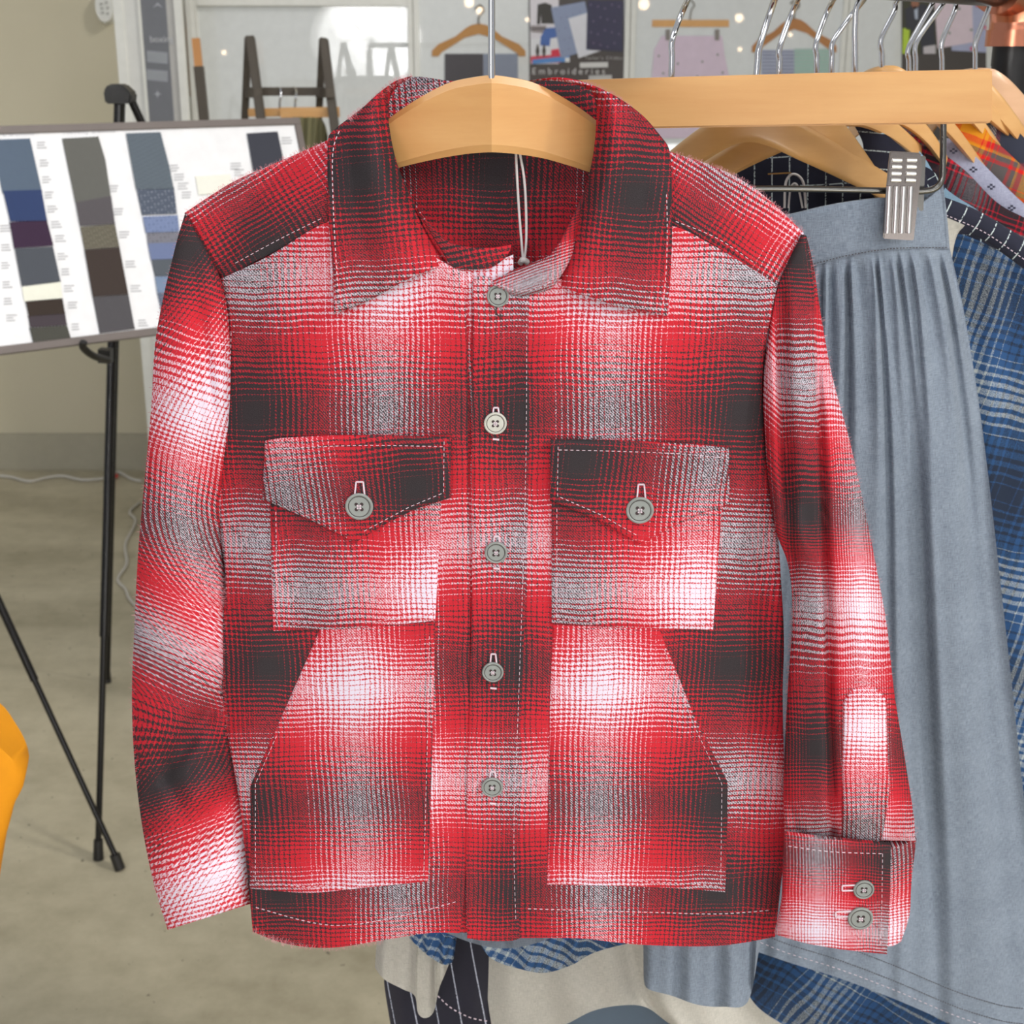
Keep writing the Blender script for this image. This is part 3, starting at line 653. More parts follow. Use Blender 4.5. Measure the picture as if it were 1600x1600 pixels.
# ================================================================== RACK
rack = empty('pipe_rack', (0.5, 1.345, 0), 'black iron pipe clothes rack with a copper elbow at top right', 'clothes rack')
back_l = endp - dirr * 2.1
tube('rail', [back_l, endp - dirr * 0.045], 0.0165, M['iron'], rack, 20, False)
tube('upright', [Vector((endp.x, endp.y, 0)), Vector((endp.x, endp.y, endp.z - 0.045))], 0.0168, M['iron'], rack, 24, False)
tube('upright', [Vector((back_l.x, back_l.y, 0)), Vector((back_l.x, back_l.y, RZ))], 0.0168, M['iron'], rack, 24, False)
tube('thread_collar', [Vector((endp.x, endp.y, endp.z - 0.066)), Vector((endp.x, endp.y, endp.z - 0.048))], 0.0175, M['iron'], rack, 24, False)
tube('elbow', [endp - dirr * 0.05, endp - dirr * 0.03, endp - dirr * 0.008 + Vector((0, 0, -.006)), endp + Vector((0, 0, -0.024)), endp + Vector((0, 0, -0.038))], 0.0225, M['copper'], rack, 28)
tube('elbow_lip', [endp + Vector((0, 0, -0.049)), endp + Vector((0, 0, -0.035))], 0.0245, M['copper'], rack, 28, False)
for k, P in ((0, endp), (1, back_l)):
    bm = bmesh.new(); bmesh.ops.create_cone(bm, cap_ends=True, segments=28, radius1=0.06, radius2=0.055, depth=0.012, matrix=Matrix.Translation((P.x, P.y, 0.006)))
    me = bpy.data.meshes.new('base_flange'); bm.to_mesh(me); bm.free(); link('base_flange', me, M['iron'], rack)
# ================================================================== SKIRT HANGER + SKIRT
YB = 1.03
bh = empty('skirt_hanger', at(1183, 160, YB), 'straight maple bar hanger with chrome clip holding the grey-blue skirt', 'clothes hanger')
bar = [(816, 128), (1000, 122), (1250, 115), (1551, 108), (1551, 190), (1543, 193), (1250, 197), (1000, 201), (816, 204)]
prism('hanger_bar', [at(x, y, YB) for x, y in bar], Vector((0, 0.012, 0)), M['maple'], bh, 0.0012)
hook(bh, 1183, [(1182, 120), (1184, 95), (1187, 71), (1210, 0)], YB + .006, 0.0024)
w_ = YB + 0.008
tube('clip_rail', [at(1474, 190, w_), at(1473, 265, w_), at(1471, 282, w_), at(1462, 294, w_), at(1440, 299, w_), at(1380, 298, w_), at(1190, 295, w_), at(900, 300, w_), at(888, 290, w_), at(886, 200, w_)], 0.0023, M['steel'], bh, 12)
clip = [(1391, 236), (1439, 239), (1441, 262), (1433, 330), (1428, 376), (1380, 373), (1383, 320), (1388, 262)]
clp = prism('clip', [at(x, y, YB - .004) for x, y in clip], Vector((0, 0.0022, 0)), M['clip_shaded'], bh, 0.0007)
for k in range(4):
    a, b = at(1389 + k * 11.2, 291, YB - .0042), at(1385 + k * 11.2 + .5, 364, YB - .0042)
    tube('rib', [a, b], 0.0019, M['rib'], clp, 10, False)
for j in range(4):
    for k in range(2):
        x0 = 1394 + k * 23 - j * .6; y0 = 250 + j * 10.5
        tube('ridge', [at(x0, y0, YB - .0043), at(x0 + 15, y0 + .5, YB - .0043)], 0.0016, M['rib'], clp, 10, False)
prism('clip_back', [at(x, y, YB + .012) for x, y in [(1398, 244), (1447, 244), (1443, 330), (1390, 330)]], Vector((0, 0.0022, 0)), M['steel'], bh, 0.0006)
tube('clip_spring', [at(1412, 299, YB + .002), at(1412, 299, YB + .014)], 0.005, M['steel'], bh, 14, False)
skirt = empty('skirt', at(1350, 1500, YB + .01), 'grey-blue chambray skirt gathered under a wide waistband, clipped to the bar hanger', 'skirt')
def skY(x, y, s, t):
    return YB + 0.004 + 0.02 * abs(2 * s - 1) ** 2.5
coons('waistband', [(1170, 345), (1235, 335), (1290, 322), (1350, 312), (1390, 310), (1430, 322), (1474, 290)], [(1190, 436), (1262, 418), (1330, 400), (1400, 390), (1484, 389)],
      [(1170, 345), (1180, 390), (1190, 436)], [(1474, 290), (1480, 340), (1484, 389)], skY, M['skirt'], skirt, metric_uv(4), 0.004, 40, 14, roll=.0008)
coons('waistband_back', [(1180, 350), (1290, 322), (1380, 316), (1430, 300), (1474, 285)], [(1190, 420), (1300, 400), (1400, 388), (1480, 385)], [(1180, 350), (1190, 420)], [(1474, 285), (1480, 385)],
      lambda x, y, s, t: YB + 0.03 - .008 * s ** 4, M['skirt'], skirt, metric_uv(4), 0.002, 20, 8)
def skb(x, y, s, t):
    s = s + 0.016 * math.sin(s * 17 + 1) + 0.009 * math.sin(s * 41) * (1 - .5 * t)
    amp = 0.0015 + 0.011 * sstep(0, .35, t)
    ph = s * 62 * (1 - sstep(0, 0.3, t)) + s * 24
    f1 = math.sin(s * 150 + math.sin(t * 9) * 0.6) * 0.0016 * (1 - sstep(0.02, 0.16, t)) + math.sin(s * 96 + 1.3) * 0.0028 * (1 - sstep(0.08, 0.4, t))
    xs = s + 0.012 * math.sin(t * 5)
    f2 = (0.8 * math.sin(xs * 21 + 0.6 + 1.4 * math.sin(xs * 7)) + 0.6 * math.sin(xs * 39 + 2.2 + t * 2.5 + math.sin(xs * 11)) * (1 - .6 * t) + .28 * math.sin(xs * 83 + t * 4)) * 0.5
    return YB + 0.006 + 0.022 * abs(2 * s - 1) ** 3 + f1 * sstep(0, .03, t) + f2 * amp * (1 - 0.35 * sstep(.6, 1, t)) + 0.01 * sstep(0, 1, t)
sk_uv = metric_uv(3)
sb = coons('skirt_body', [(1190, 436), (1262, 417), (1330, 399), (1400, 389), (1484, 388)], [(1010, 1430), (1110, 1462), (1230, 1503), (1310, 1528), (1400, 1562), (1490, 1600), (1560, 1622), (1640, 1630)],
      [(1190, 436), (1130, 800), (1060, 1150), (1010, 1430)], [(1484, 388), (1505, 480), (1528, 620), (1545, 750), (1562, 900), (1580, 1060), (1598, 1230), (1618, 1400), (1640, 1630)],
      skb, M['skirt'], skirt, sk_uv, 0.0016, 190, 130)
coons('skirt_back', [(1195, 430), (1300, 405), (1400, 388), (1480, 386)], [(1040, 1440), (1230, 1495), (1400, 1550), (1600, 1600)], [(1195, 430), (1130, 900), (1040, 1440)], [(1480, 386), (1530, 800), (1600, 1600)],
      lambda x, y, s, t: YB + 0.045 + 0.02 * t + .005 * math.sin(s * 25), M['skirt'], skirt, sk_uv, 0.0016, 50, 40)
def skl(pts, dt, nm, m, w=0.0003, step=9, duty=1):
    def sY(x, y):
        s = max(0, min(1, (x - 1010) / 620)); return skb(x, y, s, 0.955)
    return stitches(skirt, pts, sY, off=-0.0015, step=step, w=w, mat=m)
# hem tucks near the bottom of the skirt
for dy, mt, ww in ((-52, 'hole', 0.0005), (-28, 'hole', 0.0005), (-14, 'thread', 0.0003)):
    skl([(1180, 1483 + dy), (1230, 1503 + dy), (1310, 1528 + dy), (1400, 1562 + dy), (1490, 1600 + dy), (1560, 1622 + dy), (1600, 1628 + dy)], 0, 'hem', mt, ww, 9 if mt == 'thread' else 4)
stitches(skirt, [(1262, 415), (1330, 398), (1400, 388), (1482, 387)], lambda x, y: skY(x, y, (x - 1190) / 294, 1), off=-0.0012, step=5, w=0.0005, mat='hole')
# ================================================================== GARMENTS BEHIND
def hang_outline(name_label, Y, topL, topR, botL, botR, mat, uvf, cat='shirt', name='hanging_shirt', th=0.012, nu=30, nv=50, fold=0.003, group=None, kids=True):
    o = empty(name, at(topR[-1][0], 1500, Y), name_label, cat, group); return o
def garment(name, label, cat, Y, top, bottom, left, right, mat, uvf=None, fold=0.003, th=0.012, nu=50, nv=50, sm=(1, 1, 1, 1), ff=26, fullname='body', tilt=0.0):
    o = empty(name, at(sum(p[0] for p in bottom) / len(bottom), bottom[0][1], Y), label, cat)
    def Yf(x, y, s, t): return Y + fold * math.sin(s * ff + t * 2 + Y * 40) * (.3 + .7 * t) + fold * .5 * math.sin(s * ff * 1.9 + 1) + 0.012 * abs(2 * s - 1) ** 3 + tilt * (s - .5)
    coons(fullname, top, bottom, left, right, Yf, M[mat], o, uvf, lambda s, t: 0.002 + th * math.sqrt(max(0, 1 - (2 * s - 1) ** 2)), nu, nv, sm)
    return o
# blue plaid shirt just behind the skirt
YG = 1.125
g = garment('plaid_shirt', 'blue, navy and white ombre plaid shirt hanging right behind the grey-blue skirt', 'shirt', YG, [(1300, 345), (1400, 350), (1500, 366), (1560, 392), (1620, 430), (1700, 500)],
        [(1150, 1560), (1300, 1600), (1500, 1640), (1700, 1660)], [(1300, 345), (1250, 800), (1180, 1300), (1150, 1560)], [(1700, 500), (1720, 1000), (1700, 1660)], 'blue_plaid',
        metric_uv(-14, 6.5, .2, .1), 0.003)
# windowpane shirt: body, collar
YN = 1.145
ns = garment('hanging_shirt', 'navy windowpane-check shirt with white lines behind the skirt clip', 'shirt', YN, [(1060, 300), (1160, 238), (1240, 236), (1330, 262), (1420, 290), (1500, 322), (1600, 388), (1700, 460)],
        [(1100, 1300), (1300, 1320), (1500, 1340), (1700, 1360)], [(1060, 300), (1090, 800), (1100, 1300)], [(1700, 460), (1720, 900), (1700, 1360)], 'navy', metric_uv(3, 5.5), 0.003, 0.010)
coons('yoke', [(1476, 308), (1530, 330), (1600, 372), (1680, 420)], [(1482, 366), (1530, 372), (1600, 420), (1680, 478)], [(1476, 308), (1482, 366)], [(1680, 420), (1680, 478)],
      lambda x, y, s, t: YN - 0.045 - .004 * math.sin(t * 3.1), striped('navy_band', (26, 28, 50), (196, 208, 206), 18, 0, 0.07, 0), ns, metric_uv(-28, 4.2), 0.002, 30, 10)
stitches(ns, [(1478, 336), (1540, 364), (1600, 405), (1640, 430)], lambda x, y: YN - 0.052, off=-.003, step=7, w=0.0006)
coons('collar', [(1335, 195), (1365, 200), (1400, 222), (1440, 262)], [(1338, 268), (1350, 290), (1380, 304), (1440, 308)], [(1335, 195), (1350, 230), (1338, 268)], [(1440, 262), (1450, 285), (1440, 308)],
      lambda x, y, s, t: YN - 0.02 - .006 * math.sin(s * 3.1), striped('navy_collar', (26, 28, 50), (190, 204, 204), 0, 11.5, 0, 0.07), ns, metric_uv(-4, 6.5), 0.002, 20, 12)
coons('collar', [(1420, 262), (1450, 262), (1478, 290)], [(1425, 306), (1450, 300), (1474, 300)], [(1420, 262), (1425, 306)], [(1478, 290), (1474, 300)],
      lambda x, y, s, t: YN - 0.018, M['navy'], ns, metric_uv(30, 9), 0.002, 10, 8)
tube('hang_loop', [at(1226, 325, YN - .012), at(1228, 285, YN - .012), at(1240, 272, YN - .013), at(1255, 285, YN - .012), at(1259, 325, YN - .012)], 0.001, M['string'], ns, 8)
tube('hang_loop', [at(1232, 325, YN - .012), at(1236, 292, YN - .012), at(1246, 290, YN - .014), at(1254, 325, YN - .012)], 0.0008, M['string'], ns, 8)
boxes_along('tag_pin', [(at(1200, 272, YN - .014), at(1236, 270, YN - .014))], 0.001, 0.001, flat((150, 110, 50)), ns)
def band(name, label, cat, Y, top, bottom, mat, uvf, th=0.010, extra=None):
    """a garment seen over the shoulder: slanting shoulder and collar edge, falling to the hem behind the others"""
    x0, y0 = top[0]; x1, y1 = top[-1]
    o = empty(name, at((x0 + x1) / 2, 1300, Y), label, cat)
    coons('body', top, bottom, [top[0], bottom[0]], [top[-1], bottom[-1]], lambda x, y, s, t: Y + 0.006 * math.sin(s * 14 + Y * 30) * t - .006 * math.sin(min(1, t * 12) * 3.14), mat, o, uvf,
          lambda s, t: 0.003 + th * math.sqrt(max(0, 1 - (2 * s - 1) ** 2)), 36, 40)
    return o
B1 = [(1330, 1300), (1450, 1310), (1600, 1320), (1700, 1330)]
gd = band('hanging_shirt', 'light blue denim shirt whose narrow edge shows beside the navy windowpane collar', 'shirt', 1.165, [(1366, 205), (1378, 200), (1400, 199), (1440, 240), (1475, 292), (1530, 330), (1600, 380), (1700, 450)], B1, M['denim'], metric_uv(0))
gr = band('hanging_shirt', 'red, grey and black flannel shirt next to the light blue denim one', 'shirt', 1.185, [(1400, 192), (1430, 196), (1470, 236), (1510, 268), (1560, 318), (1620, 352), (1700, 420)], B1, M['red_grey'], metric_uv(-20, 13, 0.1, .3))
gc = band('hanging_shirt', 'lilac-grey chambray shirt with small dark cross motifs', 'shirt', 1.21, [(1478, 216), (1500, 222), (1530, 250), (1570, 290), (1600, 318), (1640, 350), (1700, 400)], B1, M['chambray'], metric_uv(0))
for (cx, cy) in ((1549, 292), (1581, 325), (1521, 265), (1490, 236)):
    mt = flat((34, 36, 62)); Yq = 1.198
    for dx, dy in ((0, -3), (0, 3), (-4, 0), (4, 0)):
        prism('cross_motif', [at(cx + dx - 2, cy + dy - 1.6, Yq), at(cx + dx + 2, cy + dy - 1.6, Yq), at(cx + dx + 2, cy + dy + 1.6, Yq), at(cx + dx - 2, cy + dy + 1.6, Yq)], Vector((0, .0006, 0)), mt, gc)
gm = band('hanging_shirt', 'shaggy orange, red and grey multicolour plaid shirt at the right edge', 'shirt', 1.24, [(1488, 194), (1530, 192), (1550, 215), (1575, 238), (1600, 262), (1640, 300), (1700, 350)], B1, M['multi'], metric_uv(-20, 15, .35, .1))
gt = band('hanging_shirt', 'navy shirt with white twill and dark red stripes at the far right edge', 'shirt', 1.27, [(1540, 200), (1565, 193), (1590, 205), (1620, 235), (1700, 300)], B1, M['tartan'], metric_uv(-8, 7, .2, .55))
# wooden hangers behind
def wood_hanger(label, Y, apex, lpts, hookpts, mat='maple', thick=0.012, wpx=62):
    """lpts: centre line of the shoulders, seen from the front; width wpx"""
    o = empty('clothes_hanger', at(apex[0], apex[1], Y), label, 'clothes hanger', 'wooden hangers on the pipe rack')
    P = resample(lpts, 40); wv = []
    up, dn = [], []
    for i, p in enumerate(P):
        w2 = wpx * (0.5 - 0.18 * abs(2 * i / 40 - 1))
        up.append((p.x, p.y - w2)); dn.append((p.x, p.y + w2))
    coons('hanger_body', up, dn, [up[0], dn[0]], [up[-1], dn[-1]], lambda x, y, s, t: Y - 0.006 + 0.060 * abs(2 * s - 1) ** 2 + .0012 * (2 * t - 1) ** 8, M[mat], o, None, thick, 40, 10, (1, 1, 0, 0), 0.0012, 40)
    if hookpts: hook(o, 0, hookpts, Y, 0.0022, 'chrome', Vector((0, 0, RZ)))
    return o
H = [
 ('flat maple hanger inside the navy windowpane shirt, its arms spread below the bar', 1.07, (1172, 190), [(1000, 300), (1090, 232), (1172, 190), (1260, 226), (1400, 300)], [(1049, 121), (1050, 90), (1051, 60), (1075, 0)], 'maple2', 66),
 ('maple hanger standing close behind the spread one, its right arm seen below the bar', 1.085, (1290, 190), [(1060, 300), (1190, 225), (1280, 190), (1330, 232), (1400, 330)], [(1217, 120), (1218, 95), (1219, 71), (1246, 0)], 'maple2', 60),
 ('maple hanger with its arm next to the light blue denim shirt', 1.157, (1400, 170), [(1260, 215), (1330, 175), (1396, 175), (1450, 212), (1500, 290)], [(1276, 120), (1276, 90), (1276, 64), (1302, 0)], 'maple', 34),
 ('maple hanger with its arm left of the multicolour plaid shirt', 1.177, (1440, 165), [(1330, 210), (1390, 165), (1440, 160), (1490, 205), (1540, 270)], [(1299, 118), (1300, 90), (1303, 62), (1343, 8)], 'maple', 32),
 ('maple hanger whose rounded shoulder peeks over the bar between two hooks', 1.202, (1378, 110), [(1300, 180), (1340, 140), (1378, 124), (1420, 134), (1500, 200)], [(1378, 115), (1378, 85), (1377, 60), (1397, 19), (1402, 0)], 'maple', 44),
 ('maple hanger inside the multicolour plaid shirt, arm sloping down right', 1.232, (1472, 130), [(1400, 210), (1430, 160), (1472, 140), (1520, 180), (1580, 260)], [(1421, 120), (1420, 95), (1421, 71), (1454, 11), (1460, 0)], 'maple', 30),
 ('maple hanger between the multicolour and the navy striped shirts', 1.25, (1500, 140), [(1420, 230), (1460, 170), (1500, 148), (1550, 178), (1610, 240)], [(1431, 120), (1431, 95), (1433, 64), (1470, 11), (1477, 0)], 'maple', 30),
 ('maple hanger with a glossy edge curving past the end of the bar', 1.262, (1510, 130), [(1440, 220), (1480, 160), (1516, 138), (1560, 165), (1640, 270)], [(1472, 120), (1472, 95), (1472, 64), (1491, 19), (1496, 0)], 'maple', 46),
 ('broad pale maple hanger rising behind the right end of the bar', 1.29, (1524, 105), [(1440, 190), (1480, 150), (1524, 136), (1575, 152), (1650, 230)], [(1524, 112), (1524, 85), (1525, 64), (1547, 8), (1549, 0)], 'pale', 64),
]
for lb, Y, ap, lp, hp, mt, wp in H: wood_hanger(lb, Y, ap, lp, hp, mt, 0.010, wp)
oh = wood_hanger('maple hanger carrying the light blue denim shirt, its hook among the middle ones', 1.115, (1336, 180), [(1210, 230), (1280, 190), (1336, 178), (1390, 200), (1440, 240)], [(1336, 120), (1336, 80), (1336, 41), (1344, 0)], 'maple', 0.010, 40)
# ---------------- hems seen below the red shirt
YH = 0.93
garment('hanging_skirt', 'slate-grey skirt whose hem peeks out below the placket of the red shirt', 'skirt', 0.925, [(600, 1200), (780, 1190), (960, 1200)], [(690, 1455), (740, 1474), (785, 1482), (830, 1476), (880, 1458)], [(600, 1200), (690, 1455)], [(960, 1200), (880, 1458)], 'skirt2', None, 0.002, .01)
garment('hanging_skirt', 'grey-blue chambray skirt with a tucked hem below the right front of the red shirt', 'skirt', 0.935, [(960, 1200), (1080, 1200), (1220, 1210)], [(1006, 1528), (1012, 1545), (1050, 1556), (1090, 1570), (1130, 1573), (1168, 1566), (1185, 1490)], [(960, 1200), (1000, 1400), (1006, 1528)], [(1220, 1210), (1200, 1400), (1185, 1490)], 'skirt', metric_uv(2), 0.003, .01)
sc2 = 0.93
garment('hanging_shirt', 'small pointed blue and cream plaid shirt tail below the left front of the red shirt', 'shirt', 0.94, [(600, 1250), (700, 1250), (760, 1260)], [(640, 1466), (660, 1486), (682, 1502), (697, 1508), (708, 1500), (712, 1470)], [(600, 1250), (640, 1466)], [(760, 1260), (712, 1470)], 'blue_plaid', metric_uv(-30, 6, .55, .45), .002, .008)
garment('hanging_shirt', 'blue plaid shirt with a curved grey hem below the centre of the red shirt', 'shirt', 0.955, [(720, 1250), (880, 1240), (1040, 1250)], [(745, 1466), (768, 1498), (812, 1514), (852, 1520), (893, 1508), (925, 1490), (965, 1478), (1020, 1466)], [(720, 1250), (745, 1466)], [(1040, 1250), (1020, 1466)], 'blue_plaid', metric_uv(-25, 6, .75, .98), .003, .01)
garment('grey_sweatshirt', 'light grey marl knit hem with a hanging corner at the left below the red shirt', 'top', 0.952, [(590, 1250), (660, 1250), (720, 1260)], [(586, 1512), (600, 1530), (628, 1545), (648, 1556), (653, 1583), (665, 1591), (678, 1580), (686, 1545), (700, 1510), (712, 1470)],
        [(590, 1250), (597, 1400), (588, 1480), (586, 1512)], [(720, 1260), (712, 1470)], 'knit', metric_uv(10, 10), .003, .008, nv=60)
garment('grey_sweatshirt', 'wide light grey marl knit garment at the bottom, below the placket of the red shirt', 'top', 0.995, [(740, 1250), (950, 1240), (1100, 1260)], [(768, 1602), (830, 1612), (880, 1602), (925, 1580), (970, 1571), (1010, 1574), (1050, 1602), (1110, 1630), (1170, 1625), (1222, 1602)],
        [(740, 1250), (756, 1480), (762, 1560), (768, 1602)], [(1100, 1260), (1130, 1450), (1172, 1560), (1222, 1602)], 'knit', metric_uv(6, 10), .005, .012, ff=18)
pn = garment('hanging_shirt', 'dark navy pinstripe shirt hem between the two light grey knits', 'shirt', 1.0, [(600, 1250), (700, 1250), (800, 1260)], [(612, 1612), (680, 1650), (740, 1655), (800, 1650)], [(600, 1250), (604, 1500), (600, 1535), (612, 1612)], [(800, 1260), (800, 1650)], 'pin', metric_uv(8, 10), .003, .01, ff=12)
stitches(pn, [(684, 1556), (705, 1575), (735, 1590), (765, 1596)], lambda x, y: 0.992, off=0, step=8, w=0.0008)
garment('hanging_skirt', 'smooth slate-blue garment arc at the very bottom, below the wide grey knit', 'skirt', 1.02, [(820, 1300), (960, 1290), (1120, 1300)], [(840, 1700), (960, 1720), (1120, 1700)], [(820, 1300), (840, 1700)], [(1120, 1300), (1120, 1700)], 'slate', metric_uv(0), .002, .03, ff=9)
garment('hanging_shirt', 'blue and white plaid shirt tail under the hem of the grey-blue skirt at lower right', 'shirt', 1.10, [(1050, 1300), (1300, 1300), (1600, 1320)], [(1100, 1640), (1300, 1690), (1480, 1700), (1640, 1700)], [(1050, 1300), (1090, 1450), (1100, 1640)], [(1600, 1320), (1640, 1700)], 'blue_plaid', metric_uv(-32, 6, .15, .85), .003, .01)
# grey knit sliver by the waistband
garment('grey_sweatshirt', 'pale grey knit edge showing as a small wedge right of the skirt waistband', 'top', 1.085, [(1400, 330), (1450, 330), (1508, 352)], [(1380, 640), (1430, 640), (1470, 640)], [(1400, 330), (1380, 640)], [(1508, 352), (1488, 400), (1470, 640)], 'knit', None, .001, .006)
# ================================================================== SWATCH BOARD + EASELS
NB = Vector((0.8, -1, 0.4)).normalized(); QB = at(165, 370, 2.4)
bp = lambda x, y, off=0: onpl(x, y, QB + NB * off, NB)
BT, BR_, = bp(467, 182), None
rt_ = (bp(465, 182) - bp(0, 195)).normalized(); dn_ = rt_.cross(NB); dn_ = dn_ if dn_.z < 0 else -dn_
tr = bp(467, 184); Wb, Hb = 0.92, 0.0
Hb = (bp(250, 523) - tr).dot(dn_)
def bpt(u, v, off=0): return tr - rt_ * u + dn_ * v + NB * off      # u leftward, v downward, metres
board = empty('swatch_board', bpt(Wb / 2, Hb), 'white board in a taupe frame with columns of dark fabric swatches, on the black easel', 'display board')
TH = 0.012
prism('board_sheet', [bpt(0.006, 0.006), bpt(Wb, 0.006), bpt(Wb, Hb - 0.006), bpt(0.006, Hb - 0.006)], -NB * 0.008, M['white'], board)
def frame_piece(a, b, c, d): prism('frame', [bpt(*a, .004), bpt(*b, .004), bpt(*c, .004), bpt(*d, .004)], -NB * 0.018, M['brown_frame'], board, .001)
fw = 0.013
frame_piece((0, 0), (Wb, 0), (Wb, fw), (0, fw)); frame_piece((0, Hb - fw), (Wb, Hb - fw), (Wb, Hb), (0, Hb)); frame_piece((0, fw), (fw, fw), (fw, Hb - fw), (0, Hb - fw)); frame_piece((Wb - fw, fw), (Wb, fw), (Wb, Hb - fw), (Wb - fw, Hb - fw))
def fab(rgb, dots=None):
    t = NT('swatch_cloth_%d_%d_%d' % rgb, 0.9); o = t.obj(); n = t.noise(o, 900, 2); m = t.noise(o, 120, 2)
    c = srgb(*rgb); c2 = tuple(x * 1.15 for x in c[:3]) + (1,)
    t.bump(n, .2, .0005); col = t.mix(t.math('MULTIPLY', t.math('ADD', n, m), .5), c, c2)
    if dots:
        v = t.n('ShaderNodeTexVoronoi'); v.inputs['Scale'].default_value = dots[1]; v.inputs['Randomness'].default_value = 0.0
        t.L(o, v.inputs['Vector']); col = t.mix(t.math('LESS_THAN', v.outputs['Distance'], 0.26), col, srgb(*dots[0]))
    return t.base(col)
def pinked(pts_px, off, mat, label=None):
    """fabric swatch with zigzag sides"""
    P = [Vector(p) for p in pts_px]; out = []
    for i in range(len(P)):
        a, b = P[i], P[(i + 1) % len(P)]; L = (b - a).length; n = max(1, int(L / 2.6)); d = (b - a) / n; nr = Vector((-d.y, d.x)).normalized() * 0.7
        for k in range(n): out.append(a + d * k + (nr if k % 2 else Vector((0, 0))))
    o = prism('swatch', [bp(p.x, p.y, off) for p in out], -NB * 0.0012, mat, board)
    if label: o['label'] = label
    return o
SW = [  # left column (upper-left, upper-right, lower-right, lower-left)
 ([(-14, 218), (47, 216), (66, 300), (4, 302)], (84, 98, 116), 'faded grey-blue denim swatch'),
 ([(5, 298), (65, 296), (74, 345), (16, 346)], (44, 60, 100), 'navy blue swatch'),
 ([(15, 347), (73, 342), (84, 384), (22, 388)], (54, 34, 58), 'dark plum swatch'),
 ([(23, 388), (83, 385), (95, 440), (34, 447)], (74, 78, 86), 'slate swatch'),
 ([(34, 448), (95, 440), (98, 466), (38, 471)], (232, 232, 218), 'cream swatch'),
 ([(40, 471), (98, 466), (102, 490), (45, 494)], (52, 42, 36), 'dark brown swatch'),
 ([(44, 493), (102, 489), (105, 508), (47, 512)], (66, 58, 64), 'charcoal plum swatch'),
 ([(46, 512), (105, 508), (111, 528), (52, 535)], (70, 70, 64), 'charcoal green swatch'),
 ([(97, 216), (154, 213), (165, 250), (174, 310), (118, 318)], (96, 96, 92), 'grey twill swatch'),
 ([(118, 316), (174, 306), (180, 350), (125, 353)], (84, 80, 84), 'warm grey swatch'),
 ([(125, 354), (180, 350), (187, 386), (132, 390)], (96, 92, 80), 'brown-grey swatch with pale dots'),
 ([(132, 390), (187, 386), (201, 460), (145, 464)], (58, 48, 44), 'dark brown wool swatch'),
 ([(145, 464), (201, 460), (211, 514), (156, 521)], (78, 76, 80), 'speckled charcoal swatch'),
 ([(197, 208), (251, 206), (265, 260), (272, 295), (213, 296)], (92, 102, 112), 'grey ribbed stripe swatch'),
 ([(213, 294), (272, 292), (277, 334), (222, 336)], (80, 88, 104), 'grey-blue dashed swatch'),
 ([(223, 338), (278, 336), (281, 362), (228, 364)], (118, 132, 168), 'light blue swatch with dots'),
 ([(229, 364), (284, 362), (286, 380), (231, 382)], (120, 120, 130), 'grey swatch with dots'),
 ([(231, 380), (288, 378), (292, 404), (236, 406)], (108, 120, 156), 'periwinkle swatch'),
 ([(236, 404), (292, 402), (296, 432), (242, 432)], (84, 90, 98), 'slate grey swatch'),
 ([(242, 432), (300, 430), (304, 456), (246, 458)], (118, 136, 164), 'pale blue swatch'),
 ([(246, 458), (304, 456), (310, 505), (256, 508)], (92, 102, 122), 'blue-grey swatch'),
 ([(386, 208), (434, 205), (446, 262), (396, 268)], (58, 60, 70), 'charcoal navy swatch'),
 ([(305, 275), (360, 272), (366, 300), (310, 305)], (236, 236, 226), 'ivory swatch'),
]
for i, (pt_, rgb, lb) in enumerate(SW):
    dots = {10: ((140, 134, 118), 260), 14: ((150, 156, 170), 200), 15: ((78, 92, 130), 180), 16: ((84, 84, 96), 180), 13: ((66, 76, 84), 330)}.get(i)
    pinked(pt_, 0.0030 + (i % 2) * 0.0009, fab(rgb, dots), lb)
# small printed captions beside the swatches (too blurred to read): thin grey lines
segs = []
def cap(x, y, n, wd=16, bold=False):
    for k in range(n):
        a = bp(x, y + k * 4.2, .0008); b = bp(x + wd * (0.6 + .4 * random.random()), y - .6 + k * 4.2, .0008); segs.append((a, b))
for (x, y) in ((58, 222), (62, 250), (66, 276), (70, 300), (74, 322), (80, 346), (86, 368), (90, 396), (96, 420), (100, 446), (106, 472), (112, 506), (170, 290), (178, 326), (186, 362), (196, 408), (204, 446), (216, 500), (266, 258), (272, 272), (278, 286), (284, 300), (360, 255), (366, 265), (0, 352), (2, 382), (2, 410), (4, 440), (6, 466), (10, 492), (440, 215)):
    cap(x, y, 3, 17)
bm = bmesh.new()
for a, b in segs:
    d = dn_ * 0.0016
    vs = [bm.verts.new(q) for q in (a, b, b + d, a + d)]; vs2 = [bm.verts.new(q - NB * .0006) for q in (a, b, b + d, a + d)]
    bm.faces.new(vs); bm.faces.new(vs2[::-1])
    for i in range(4): bm.faces.new((vs[i], vs2[i], vs2[(i + 1) % 4], vs[(i + 1) % 4]))
me = bpy.data.meshes.new('caption_print'); bm.to_mesh(me); bm.free(); cpo = link('caption_print', me, M['ink'], board); cpo['kind'] = 'stuff'
text('heading_print', 'Novelty Denims', bp(99, 209, .0008), 0.0125, flat((206, 206, 212)), board, 1.1, rt_, -dn_)
text('heading_print', 'Core Denims', bp(-18, 213, .0008), 0.0125, flat((206, 206, 212)), board, 1.1, rt_, -dn_)
